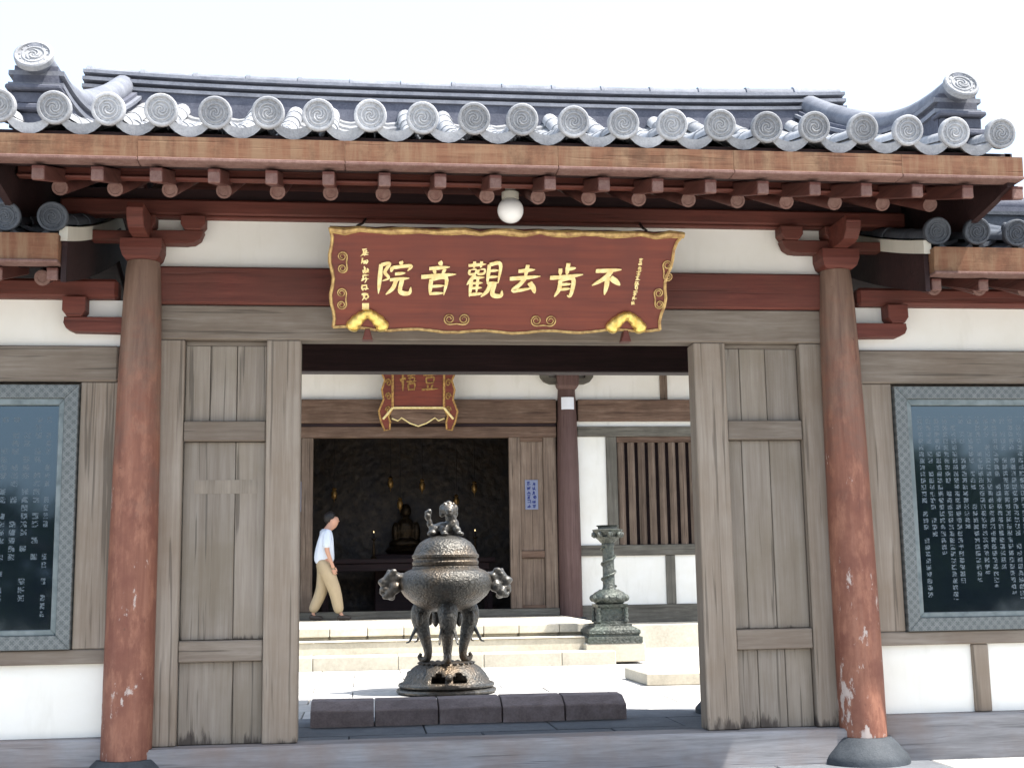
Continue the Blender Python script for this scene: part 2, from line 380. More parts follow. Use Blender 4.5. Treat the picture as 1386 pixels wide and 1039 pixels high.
# ------------------------------------------------------------------ roof pieces shared by gate and wings
def roll_mesh(r=.060, L=.34, name='roll_tile'):
    bm = B(); seg = 8
    def ring(y, rr, dz=0): return [bm.verts.new((rr*math.cos(math.pi*k/seg), y, rr*math.sin(math.pi*k/seg)+dz)) for k in range(seg+1)]
    rs = [ring(0, r*1.04), ring(.012, r*1.06), ring(.03, r*1.06), ring(.034, r), ring(L, r*.94, .004)]
    rs.insert(0, ring(0, r*.8))
    for a, b in zip(rs, rs[1:]):
        for k in range(seg): bm.faces.new((a[k], a[k+1], b[k+1], b[k]))
    return mesh(bm, name, True)
def cap_mesh(r=.084, name='eave_cap_tile'):
    # round end tile facing -Y, with raised rim, inner ring and a curling relief
    bm = B(); mx = Matrix.Rotation(R(90), 4, 'X')
    lathe(bm, [(0, -.03), (r*.9, -.03), (r, -.02), (r, .010), (r*.93, .016), (r*.82, .016), (r*.78, .006), (r*.62, .006), (r*.585, .011), (r*.52, .011), (r*.49, .004), (0, .006)], 24, mx=mx)
    for k in range(12):
        a = 2*math.pi*k/12; ball(bm, (r*.70*math.cos(a), -.006, r*.70*math.sin(a)), r*.06, 1)
    for s in (0, 2.094, 4.189):
        tube(bm, [(r*(.07+.34*t/7)*math.cos(s+t*.62), -.006, r*(.05+.36*t/7)*math.sin(s+t*.62)) for t in range(8)], [r*.08-.003*abs(t-4)/4 for t in range(8)], 5)
    return mesh(bm, name, True)
def drip_mesh(wd=.20, name='drip_tile', L=.28):
    # concave pan end with a turned-down lip
    bm = B(); seg = 8; Rr = wd*.78; th = .018
    def arc(y, off, drop=0):
        out = []
        for k in range(seg+1):
            a = R(-50+100*k/seg); rr = Rr+off
            out.append(bm.verts.new((rr*math.sin(a), y, Rr-rr*math.cos(a)-drop*math.cos(a*1.5))))
        return out
    A = arc(0, 0); Bq = arc(L, 0); Cc = arc(L, th); D = arc(.022, th); Ee = arc(.022, th, .032); Ff = arc(0, th, .036)
    loop = [A, Bq, Cc, D, Ee, Ff]
    for i in range(6):
        p, q = loop[i], loop[(i+1) % 6]
        for k in range(seg): bm.faces.new((p[k], p[k+1], q[k+1], q[k]))
    for k in (0, seg): bm.faces.new([l[k] for l in loop])
    return mesh(bm, name, True)
def nail_mesh():
    return mesh(lathe(B(), [(.02, 0), (.024, .02), (.02, .04), (.008, .052), (0, .054)], 8), 'tile_nail', True)
def pan_rows(bm, xs, zf, y0, y1, wd, step=.2, sgn=1):
    # overlapping concave pans between rolls, one short curved shell each
    nrow = int(abs(y1-y0)/step)+1
    for x in xs:
        for j in range(nrow):
            ya = y0+sgn*step*j; yb = ya+sgn*step*1.15
            if sgn*(y1-ya) <= .02: continue
            rows = []
            for y, dz in ((ya, .026), (yb, .004)):
                rows.append([bm.verts.new((x+wd*(k/4-.5), y, zf(y)+dz+.16*wd*((k-2)/2)**2)) for k in range(5)])
            fr = [bm.verts.new(v.co-Vector((0, 0, .024))) for v in rows[0]]
            for k in range(4):
                bm.faces.new((rows[0][k], rows[0][k+1], rows[1][k+1], rows[1][k]))
                bm.faces.new((fr[k], fr[k+1], rows[0][k+1], rows[0][k]))
    return bm
RM, CM, DM, NM = roll_mesh(), cap_mesh(), drip_mesh(.172), nail_mesh()
for q in (RM, CM, DM, NM): q.materials.append(M['tile'])
def frame_at(x, y, z, slope, tilt=0):
    # local +Y runs up the slope
    a = math.atan(slope)
    return Matrix.Translation((x, y, z))@Matrix.Rotation(a, 4, 'X')@Matrix.Rotation(tilt, 4, 'Y')

def sheet(bm, xs, ys, zf, th):
    # slab following a curve in Y, extruded in X
    top = [(y, zf(y)) for y in ys]; bot = [(y, zf(y)-th) for y in ys][::-1]
    return prism(bm, top+bot, 'x', xs[0], xs[1])
def strip_yz(bm, ys, zlo, zhi, x0, x1):
    vs = []
    for y in ys:
        vs.append([bm.verts.new((x, y, z)) for x, z in ((x0, zlo(y)), (x1, zlo(y)), (x1, zhi(y)), (x0, zhi(y)))])
    for a, b in zip(vs, vs[1:]):
        for k in range(4): bm.faces.new((a[k], a[(k+1) % 4], b[(k+1) % 4], b[k]))
    bm.faces.new(vs[0]); bm.faces.new(vs[-1][::-1]); return bm
def lin(a, b, n): return [a+(b-a)*i/n for i in range(n+1)]
def bar_yz(bm, x, pa, pb, wd, ht):
    # square bar between two (y, z) points
    (ya, za), (yb, zb) = pa, pb; d = Vector((0, yb-ya, zb-za)); L = d.length
    mx = Matrix.Translation((x, ya, za))@Matrix.Rotation(math.atan2(zb-za, yb-ya), 4, 'X')
    return box(bm, -wd/2, wd/2, 0, L, -ht/2, ht/2, .004, mx)

# ------------------------------------------------------------------ gatehouse
gate = thing('gatehouse', (0, 0, 0), 'timber temple gatehouse with grey tiled roof, two red columns and an open doorway', 'gatehouse')
YR = 1.4
def zr(Y):
    s = max(0, 2.65-abs(Y-YR)); return 3.36+.215*s+.07*s*s
def slope(Y, e=.02): return (zr(Y+e)-zr(Y-e))/(2*e)
XE = 2.73
roof = obj('roof', sheet(B(), (-XE+.03, XE-.03), lin(-1.2, 4.0, 40), lambda y: zr(y)-.012, .05), M['maroon'], gate)
ROWS = [k*.262 for k in range(-10, 11)]
for x in ROWS:
    jt = random.uniform(-.006, .006)
    y = -1.25
    obj('eave_cap_tile', CM, None, roof, mx=frame_at(x+jt, y-.012, zr(-1.2)+.084+random.uniform(-.005, .005), slope(-1.1)*.7+random.uniform(-.03, .03), random.uniform(-3, 3)))
    L = .31; yy = y+.03
    while yy < 1.32:
        s = slope(yy+.1); obj('roll_tile', RM, None, roof, mx=frame_at(x+jt+random.uniform(-.004, .004), yy, zr(yy)+.045+.008, s-.01, random.uniform(-.03, .03)))
        yy += L*math.cos(math.atan(s))
    if random.random() < .85: obj('tile_nail', NM, None, roof, mx=frame_at(x+jt+random.uniform(-.01, .01), -1.15, zr(-1.15)+.112, .1, random.uniform(-.1, .1)))
PANS = [(a+b)/2 for a, b in zip(ROWS, ROWS[1:])] + [ROWS[-1]+.1]
for x in PANS[:-1]:
    obj('drip_tile', DM, None, roof, mx=frame_at(x+random.uniform(-.005, .005), -1.248, zr(-1.2)+.010+random.uniform(-.004, .004), slope(-1.1), random.uniform(-.04, .04)))
o = obj('pan_tile_field', pan_rows(B(), PANS[:-1], zr, -1.06, 1.38, .21), M['tile'], roof, True); o['kind'] = 'stuff'
bm = pan_rows(B(), PANS[:-1], zr, 4.05, 1.42, .21, .2, -1)
for x in ROWS: tube(bm, [(x, y, zr(y)+.05) for y in lin(4.05, 1.45, 14)], .066, 8)
o = obj('rear_tile_field', bm, M['tile'], roof, True); o['kind'] = 'stuff'
# main ridge: stacked courses that lift a little at the ends
def rz(x): return .05*(abs(x)/2.8)**3
def course(name, hw, z0, z1, mat, par, xe=2.79):
    bm = B(); vs = []
    for x in lin(-xe, xe, 28):
        vs.append([bm.verts.new((x, YR+a*hw, z+rz(x))) for a, z in ((-1, z0), (1, z0), (1, z1), (-1, z1))])
    for a, b in zip(vs, vs[1:]):
        for k in range(4): bm.faces.new((a[k], a[(k+1) % 4], b[(k+1) % 4], b[k]))
    bm.faces.new(vs[0]); bm.faces.new(vs[-1][::-1])
    return obj(name, bm, mat, par)
course('ridge_base', .15, 4.34, 4.505, M['ridge'], roof, 2.70)
for nm, hw, a, b, mt in (('ridge_course', .165, 4.505, 4.53, 'ridgemid'), ('ridge_course', .095, 4.53, 4.565, 'ridge'), ('ridge_course', .155, 4.565, 4.59, 'ridgemid'), ('ridge_course', .085, 4.59, 4.625, 'ridge'), ('ridge_course', .14, 4.625, 4.648, 'ridgemid')):
    course(nm, hw, a, b, M[mt], roof)
bm = B(); lathe(bm, [(.072, 0), (.078, .004), (.078, .03), (.070, .034), (.070, .37), (.0, .37)], 14, mx=Matrix.Rotation(R(90), 4, 'Y')); RT = mesh(bm, 'ridge_roll', True); RT.materials.append(M['ridgemid'])
for k in range(15):
    x = -2.79+.372*k
    obj('ridge_roll', RT, None, roof, mx=Matrix.Translation((x, YR, 4.655+rz(x+.18)))@Matrix.Rotation(-math.atan(.05*3*(x/2.8)**2/2.8*(1 if x > 0 else -1)), 4, 'Y'))
# descending ridges with upturned ends
def chz(Y):
    u = max(0, (.15-Y)/1.15); return zr(max(Y, -1.2))+.06+.165*u*u
for sx in (-1, 1):
    x = sx*2.52; ys = lin(-1.0, 1.36, 18)
    dr = obj('descending_ridge', strip_yz(B(), ys, lambda y: zr(y)+.02, lambda y: chz(y)+.02, x-.125, x+.125), M['ridge'], roof)
    for hw, a, b, mt in ((.14, .02, .045, 'ridgemid'), (.115, .045, .085, 'ridge'), (.14, .085, .11, 'ridgemid'), (.11, .11, .135, 'ridge')):
        obj('ridge_course', strip_yz(B(), ys, lambda y: chz(y)+a, lambda y: chz(y)+b, x-hw, x+hw), M[mt], dr)
    bm = B(); pts = [(x, y, chz(y)+.165) for y in lin(-1.04, 1.36, 22)]; tube(bm, pts, .08, 14, up=Vector((1, 0, 0))); obj('ridge_roll', bm, M['ridgemid'], dr, True)
    a = math.atan((chz(-1.0)-chz(-.9))/.1)
    obj('end_cap_tile', cap_mesh(.10, 'end_cap_tile'), M['tile'], dr, mx=Matrix.Translation((x, -1.06, chz(-1.0)+.168))@Matrix.Rotation(-R(27), 4, 'X'))
    for k, (hw, a, b, yf) in enumerate(((.12, -.20, -.12, .02), (.135, -.118, -.085, -.02), (.12, -.083, -.015, .0), (.14, -.013, .015, -.03))):
        bx('ridge_end_course', x-hw, x+hw, -1.03+yf, -.95, chz(-1)+a, chz(-1)+b, M['ridge'], dr, .008)
    # gable board and mortar edge
    bm = strip_yz(B(), lin(-1.2, 4.0, 40), lambda y: zr(y)-.20-.30*min(1, max(0, y+1.2)/.7, max(0, 4-y)/.7), lambda y: zr(y)-.01, sx*2.69-.02, sx*2.69+.02); obj('barge_board', bm, M['maroon'], gate)
# fascia boards
xs = [-2.74, -1.95, -.92, .18, 1.12, 2.05, 2.74]
for a, b in zip(xs, xs[1:]):
    bm = B(); prism(bm, [(-1.250, 3.215), (-1.256, 3.322), (-1.15, 3.322), (-1.15, 3.215)], 'x', a+.0004, b-.0004, .001); obj('fascia_board', bm, M['fascia'], roof)
    bx('fascia_strip', a+.001, b-.001, -1.260, -1.155, 3.196, 3.2145, M['redend'], roof, .004)
# flying rafters, connecting board and round rafters
FR = [(.5+k)*.287 for k in range(-10, 10)]
for x in FR:
    fl = obj('flying_rafter', bar_yz(B(), x, (-1.20, 3.138), (-.28, 3.405), .062, .075), M['redy'], gate)
    obj('rafter_end', box(B(), x-.030, x+.030, -1.206, -1.190, 3.104, 3.172, .004), M['redend'], fl)
    if abs(x) < 2.7:
        bm = B(); tube(bm, [(x, y, 3.205+.4*(y+.74)) for y in (-.74, .1, 1.38)], .043, 12); rf = obj('rafter', bm, M['redy'], gate, True)
        mx = Matrix.Translation((x, -.741, 3.205))@Matrix.Rotation(R(90)+math.atan(.4), 4, 'X')
        obj('rafter_end', lathe(B(), [(0, 0), (.042, 0), (.042, .004), (.030, .006), (.028, .003), (.012, .003), (0, .006)], 16, mx=mx), M['redend'], rf, True)
bx('eave_batten', -2.66, 2.66, -.775, -.715, 3.256, 3.272, M['redh'], gate)
bx('eave_board', -2.66, 2.66, -.757, -.735, 3.2735, 3.345, M['redh'], gate)
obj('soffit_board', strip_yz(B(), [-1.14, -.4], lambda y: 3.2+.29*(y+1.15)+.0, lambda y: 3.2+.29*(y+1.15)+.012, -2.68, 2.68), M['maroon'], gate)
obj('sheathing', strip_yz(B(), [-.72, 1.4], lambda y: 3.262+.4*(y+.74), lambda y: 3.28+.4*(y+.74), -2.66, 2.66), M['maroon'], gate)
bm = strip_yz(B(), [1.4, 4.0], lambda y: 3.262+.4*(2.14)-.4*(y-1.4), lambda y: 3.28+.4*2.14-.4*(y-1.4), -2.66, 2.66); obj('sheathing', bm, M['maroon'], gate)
bx('rear_fascia_board', -2.74, 2.74, 3.95, 4.03, 3.2, 3.35, M['fascia'], roof)
for k in range(-9, 9):
    x = (.5+k)*.287; bm = B(); tube(bm, [(x, 3.95, 3.04), (x, 1.42, 4.045)], .05, 8); obj('rafter', bm, M['redy'], gate, True)
# purlin, beams, plaster of the front wall (plane Y = 0)
bx('purlin', -2.6, 2.6, -.06, .06, 3.266, 3.362, M['redh'], gate, .012); bx('hollow_shade_board', -2.6, 2.6, .0, .03, 3.364, 3.44, M['maroon'], gate, 0)  # dark board above the purlin stands in for the shaded hollow
bx('purlin_batten', -2.2, 2.2, -.055, .055, 3.245, 3.265, M['redh'], gate)
bx('plaster_panel', -2.1, 2.1, -.01, .05, 2.955, 3.2445, M['plaster'], gate, 0)
bx('tie_beam', -2.06, 2.06, -.065, .07, 2.726, 2.952, M['redh'], gate, .012)
bx('door_header', -2.06, 2.06, -.04, .10, 2.518, 2.7235, M['greyh'], gate, .008)
th = bx('threshold', -2.06, 2.06, -.13, .11, -.02, .198, M['sill'], gate, .014)
COLZ = 2.965
for sx in (-1, 1):
    prof = [(.137, .15), (.138, .5), (.134, 1.2), (.128, 1.8), (.118, 2.4), (.108, 2.75), (.099, 2.92), (.093, COLZ)]
    bm = lathe(B(), prof, 32)
    for v in bm.verts: v.co.x += sx*(2.125-.018*(v.co.z-.15)/2.8); v.co.y += -.07
    co = obj('column', bm, M['column'], gate, True)
    obj('column_base', lathe(B(), [(.262, -.02), (.262, .025), (.248, .052), (.212, .092), (.178, .13), (.158, .149), (0, .149)], 32, c=(sx*2.125, -.07, 0)), M['basestone'], co, True)
    cx = sx*2.107
    # capital block, bracket arms and small bearing blocks
    bm = B(); zz = [(.085, 2.966), (.105, 2.985), (.118, 3.03), (.118, 3.085)]
    rings = [[bm.verts.new((cx+a*h, -.07+b*h, z)) for a, b in ((-1, -1), (1, -1), (1, 1), (-1, 1))] for h, z in zz]
    for p, q in zip(rings, rings[1:]):
        for k in range(4): bm.faces.new((p[k], p[(k+1) % 4], q[(k+1) % 4], q[k]))
    bm.faces.new(rings[0]); bm.faces.new(rings[-1]); obj('capital_block', bm, M['redh'], gate)
    def arm(z0, z1, reach, y0, y1):
        pts = [(0, z1), (reach, z1), (reach+.0, z0+.075), (reach-.018, z0+.03), (reach-.055, z0+.004), (reach-.10, z0), (0, z0)]
        return prism(B(), [(cx-sx*a, z) for a, z in pts], 'y', y0, y1, .004)
    obj('bracket_arm', arm(3.075, 3.155, .345, -.115, -.025), M['redh'], gate)
    def blockpts(c, z): return [(c-.045, z), (c-.07, z+.035), (c-.07, z+.085), (c+.07, z+.085), (c+.07, z+.035), (c+.045, z)]
    obj('bearing_block', prism(B(), blockpts(cx-sx*.285, 3.156), 'y', -.135, -.012, .004), M['redh'], gate)
    obj('bearing_block', prism(B(), blockpts(cx, 3.156), 'y', -.135, -.012, .004), M['redh'], gate)
    obj('bracket_arm', prism(B(), [(.1, 3.09), (.1, 3.235), (-.40, 3.235), (-.42, 3.2), (-.41, 3.15), (-.36, 3.10), (-.3, 3.09)], 'x', cx-.047, cx+.047, .005), M['redh'], gate)
    obj('bracket_arm', prism(B(), [(cx+sx*.02, 3.09), (cx+sx*.02, 3.15), (cx+sx*.34, 3.15), (cx+sx*.34, 3.11), (cx+sx*.3, 3.09)], 'y', -.115, -.025, .004), M['redh'], gate)
    # rear columns, side walls and rear structure
    bm = lathe(B(), prof[:-1]+[(.1, 3.2)], 20, c=(sx*2.125, 2.8, 0)); cr = obj('column', bm, M['column'], gate, True)
    obj('column_base', lathe(B(), [(.26, -.02), (.26, .04), (.16, .149), (0, .149)], 20, c=(sx*2.125, 2.8, 0)), M['basestone'], cr, True)
    bx('side_wall', sx*2.125-.06, sx*2.125+.06, .12, 2.66, 0, 3.42, M['plaster'], gate, 0)
    bm = B(); prism(bm, [(.1, 3.42), (2.7, 3.42), (1.4, 3.98)], 'x', sx*2.125-.06, sx*2.125+.06); obj('gable_wall', bm, M['plaster'], gate)
    # door leaves that fill the bays beside the opening
    dp = thing_none = bpy.data.objects.new('door_leaf', None); link(dp, gate)
    X = lambda a: sx*a
    def bxx(name, a, b, y0, y1, z0, z1, mat, par, bev=.006):
        a, b = sorted((X(a), X(b))); return bx(name, a, b, y0, y1, z0, z1, mat, par, bev)
    bxx('stile', 1.866, 2.008, -.03, .055, .2, 2.516, M['greyv'], dp); bxx('stile', 1.192, 1.390, -.035, .115, .2, 2.516, M['greyv'], dp)
    bxx('rail', 1.392, 1.864, -.018, .05, 1.919, 2.037, M['greyh'], dp); bxx('rail', 1.392, 1.864, -.018, .05, .66, .778, M['greyh'], dp)
    bxx('rail', 1.392, 1.864, .018, .05, 2.49, 2.516, M['greyh'], dp, .003)
    seams = {-1: ((1.72, 1.565), (1.565,), (1.56,)), 1: ((1.495, 1.66), (1.485, 1.66), (1.53, 1.70))}[sx]
    for (z0, z1), ss in zip(((2.039, 2.489), (.780, 1.917), (.2, .658)), seams):
        e = [1.392]+sorted(ss)+[1.864]
        for a, b in zip(e, e[1:]): bxx('plank', a+.0018, b-.0018, .022+random.uniform(-.003, .003), .05, z0, z1, M['plank'], dp, .004)
    bxx('light_stop_board', 1.39, 1.866, .0515, .06, .2, 2.49, M['greyv'], dp, 0)  # unseen board added to stop light leaking through the plank seams
    if sx < 0: bx('faded_patch', -1.80, -1.44, .0165, .0185, 1.615, 1.695, M['stain'], dp, 0)
    if sx > 0: obj('pivot_block', box(B(), 1.14, 1.30, .14, .34, -.02, .13, .02), M['basestone'], gate)
    else: obj('pivot_block', box(B(), -1.34, -1.22, .14, .34, -.02, .13, .02), M['basestone'], gate)
bx('rear_beam', -2.05, 2.05, 2.72, 2.9, 2.785, 3.14, M['maroon'], gate, .01)
bx('rear_plaster_panel', -2.06, 2.06, 2.78, 2.84, 3.142, 3.36, M['plaster'], gate, 0)
bm = B(); tube(bm, [(-2.3, 1.4, 3.93), (2.3, 1.4, 3.93)], .09, 12); obj('purlin', bm, M['redh'], gate, True)
for y in (.02, 2.8)[1:]: bm = B(); tube(bm, [(-2.6, y, 3.42), (2.6, y, 3.42)], .085, 12); obj('purlin', bm, M['redh'], gate, True)

# ------------------------------------------------------------------ side wings
WYR = .75
def zw(Y):
    s = max(0, 1.5-abs(Y-WYR)); return 2.955+.25*s+.055*s*s
def slw(Y, e=.02): return (zw(Y+e)-zw(Y-e))/(2*e)
RMW, CMW, DMW = roll_mesh(.06, .34), cap_mesh(.080), drip_mesh(.150, L=.22)
NMW = nail_mesh()
for q in (RMW, CMW, DMW, NMW): q.materials.append(M['wingtile'])
for sx in (-1, 1):
    wg = thing('side_wing', (sx*2.4, 0, 0), ('white walled side wing with low tiled eave, carrying the plain bright blue-sky tablet' if sx < 0 else 'white walled side wing with low tiled eave and a post below its tablet'), 'side wing')
    XF = 6.6
    def bxx(name, a, b, y0, y1, z0, z1, mat, par=wg, bev=.006):
        a, b = sorted((sx*a, sx*b)); return bx(name, a, b, y0, y1, z0, z1, mat, par, bev)
    x0, x1 = sorted((sx*2.43, sx*XF))
    wr = obj('roof', sheet(B(), (x0, x1), lin(-.7, 2.2, 24), lambda y: zw(y)-.01, .05), M['maroon'], wg)
    rows = [2.47+.242*k for k in range(17)]
    for x in rows:
        obj('eave_cap_tile', CMW, None, wr, mx=frame_at(sx*x, -.745, zw(-.7)+.078+random.uniform(-.005, .005), .2, random.uniform(-.3, .3)))
        yy = -.71
        while yy < .6:
            s = slw(yy+.1); obj('roll_tile', RMW, None, wr, mx=frame_at(sx*x+random.uniform(-.004, .004), yy, zw(yy)+.045, s)); yy += .31*math.cos(math.atan(s))
        if x > 2.5: obj('tile_nail', NMW, None, wr, mx=frame_at(sx*x, -.62, zw(-.62)+.1, .1))
    pans = [sx*(a+.121) for a in rows[:-1]]
    for x in pans: obj('drip_tile', DMW, None, wr, mx=frame_at(x, -.715, zw(-.7)-.022, slw(-.6)))
    o = obj('pan_tile_field', pan_rows(B(), pans, zw, -.55, .72, .2), M['wingtile'], wr, True); o['kind'] = 'stuff'
    bm = pan_rows(B(), pans, zw, 2.2, .8, .2, .2, -1)
    for x in rows: tube(bm, [(sx*x, y, zw(y)+.045) for y in lin(2.2, .8, 8)], .06, 8)
    o = obj('rear_tile_field', bm, M['wingtile'], wr, True); o['kind'] = 'stuff'
    for hw, a, b, mt in ((.13, 3.42, 3.56, 'wingtile'), (.15, 3.56, 3.585, 'wingtile'), (.11, 3.585, 3.63, 'ridge')): bxx('ridge_course', 2.5, XF-.1, WYR-hw, WYR+hw, a, b, M[mt], wr, 0)
    bm = B(); tube(bm, [(sx*2.45, WYR, 3.66), (sx*(XF-.1), WYR, 3.66)], .07, 12); obj('ridge_roll', bm, M['ridge'], wr, True)
    a, b = sorted((sx*2.395, sx*2.44))
    obj('verge_mortar', strip_yz(B(), lin(-.72, 2.2, 20), lambda y: zw(y)-.045, lambda y: zw(y)+.035, a, b), M['mortar'], wr)
    a, b = sorted((sx*2.40, sx*2.428))
    obj('barge_board', strip_yz(B(), lin(-.70, 2.2, 20), lambda y: zw(y)-.27, lambda y: zw(y)-.047, a, b), M['maroon'], wg)
    for j, (a, b) in enumerate(((2.43, 3.55), (3.55, 4.9), (4.9, XF))):
        p, q = sorted((sx*(a+.001), sx*(b-.001))); bm = B(); prism(bm, [(-.758, 2.805), (-.772, 2.946), (-.66, 2.946), (-.66, 2.805)], 'x', p, q, .004); obj('fascia_board', bm, M['fascia'], wr)
    bxx('fascia_strip', 2.43, XF, -.772, -.665, 2.788, 2.8045, M['redend'], wr, .004)
    for k in range(14):
        x = sx*(2.475+.287*k)
        fl = obj('flying_rafter', bar_yz(B(), x, (-.68, 2.745), (-.15, 2.905), .06, .07), M['redy'], wg); obj('rafter_end', box(B(), x-.029, x+.029, -.686, -.67, 2.712, 2.776, .004), M['redend'], fl)
        x += sx*.12; bm = B(); tube(bm, [(x, -.40, 2.79), (x, .7, 3.2)], .045, 12); rf = obj('rafter', bm, M['redy'], wg, True)
        obj('rafter_end', lathe(B(), [(0, 0), (.044, 0), (.044, .004), (.027, .006), (.025, .003), (0, .004)], 16, mx=Matrix.Translation((x, -.401, 2.79))@Matrix.Rotation(R(90)+math.atan(.37), 4, 'X')), M['redend'], rf, True)
    obj('soffit_board', strip_yz(B(), [-.66, -.1], lambda y: 2.79+.3*(y+.68), lambda y: 2.80+.3*(y+.68), x0, x1), M['maroon'], wg)
    obj('sheathing', strip_yz(B(), [-.38, .74], lambda y: 2.845+.37*(y+.4), lambda y: 2.86+.37*(y+.4), x0, x1), M['maroon'], wg)
    bxx('purlin', 2.25, XF, -.07, .06, 2.752, 2.87, M['redh'], wg, .02)
    bxx('plaster_panel', 2.2, XF, -.005, .05, 2.477, 2.7515, M['plaster'], wg, 0)
    bxx('tie_beam', 2.24, XF, -.045, .07, 2.265, 2.4755, M['greyh'], wg, .01)
    bxx('jamb_post', 2.19, 2.447, -.03, .06, .746, 2.2635, M['greyv'], wg)
    bxx('jamb_post', 3.985, 4.15, -.03, .06, .746, 2.2635, M['greyv'], wg)
    bxx('sill_rail', 2.24, XF, -.04, .06, .665, .7445, M['greyh'], wg)
    bxx('wall_panel', 4.152, XF, .0, .05, .746, 2.2635, M['plaster'], wg, 0)
    bxx('tablet_backing', 2.449, 3.983, .03, .06, .746, 2.2635, M['greyv'], wg, 0)
    bxx('plaster_panel', 2.2, XF, .0, .05, .262, .6635, M['plaster'], wg, 0)
    for a in ((2.862, 2.966), (4.02, 4.13), (5.2, 5.3)):
        if sx > 0 or a[0] > 3: bxx('post', a[0], a[1], -.025, .03, .262, .6635, M['greyv'], wg)
    bxx('ground_sill', 2.2, XF, -.09, .07, -.02, .26, M['sill'], wg, .012)
    bxx('rear_wall', 2.2, XF, 1.45, 1.55, -.02, 2.9, M['plaster'], wg, 0)
    cx = 2.2
    pts = [(cx, 2.635), (cx+.34, 2.635), (cx+.345, 2.60), (cx+.33, 2.57), (cx+.29, 2.55), (cx, 2.545)]
    obj('bracket_arm', prism(B(), [(sx*a, z) for a, z in pts], 'y', -.10, -.006, .004), M['redh'], wg)
    c = cx+.285; bp = [(c-.04, 2.636), (c-.065, 2.67), (c-.065, 2.751), (c+.065, 2.751), (c+.065, 2.67), (c+.04, 2.636)]
    obj('bearing_block', prism(B(), [(sx*a, z) for a, z in bp], 'y', -.12, -.006, .004), M['redh'], wg)
    # ---------------- inscribed tablet set into the wing wall
    tb = thing('inscribed_tablet', (sx*3.215, -.03, .75), ('polished black framed tablet mirroring open blue sky over dark trees, sparse text columns' if sx < 0 else 'polished black stone tablet in fretwork frame, densely covered in fine white text columns'), 'tablet', 'framed stone tablets in the wing walls')
    sm = slab('engraved_black_stone_'+('west' if sx < 0 else 'east'), sx*3.215, 1.34, *( (.062, .046, .6, .06) if sx < 0 else (.054, .041, .93, .11)))
    bxx('stone_slab', 2.545, 3.885, -.012, .02, .835, 2.145, sm, tb, 0)
    oz0, oz1, iz0, iz1 = .748, 2.244, .858, 2.128
    ox0, ox1, ix0, ix1 = 2.452, 3.978, 2.562, 3.868
    def rim(name, o, i, y0, y1, mat):
        (a, b, c, d), (e, f, g, h) = o, i
        for P in (((a, c), (b, c), (f, g), (e, g)), ((b, c), (b, d), (f, h), (f, g)), ((b, d), (a, d), (e, h), (f, h)), ((a, d), (a, c), (e, g), (e, h))):
            obj(name, prism(B(), [(sx*x, z) for x, z in P], 'y', y0, y1, .003), mat, tb)
    rim('frame_member', (ox0, ox1, oz0, oz1), (ox0+.078, ox1-.078, oz0+.078, oz1-.078), -.06, .015, M['fret'])
    rim('frame_lip', (ox0+.078, ox1-.078, oz0+.078, oz1-.078), (ix0, ix1, iz0, iz1), -.045, .01, M['frameplain'])

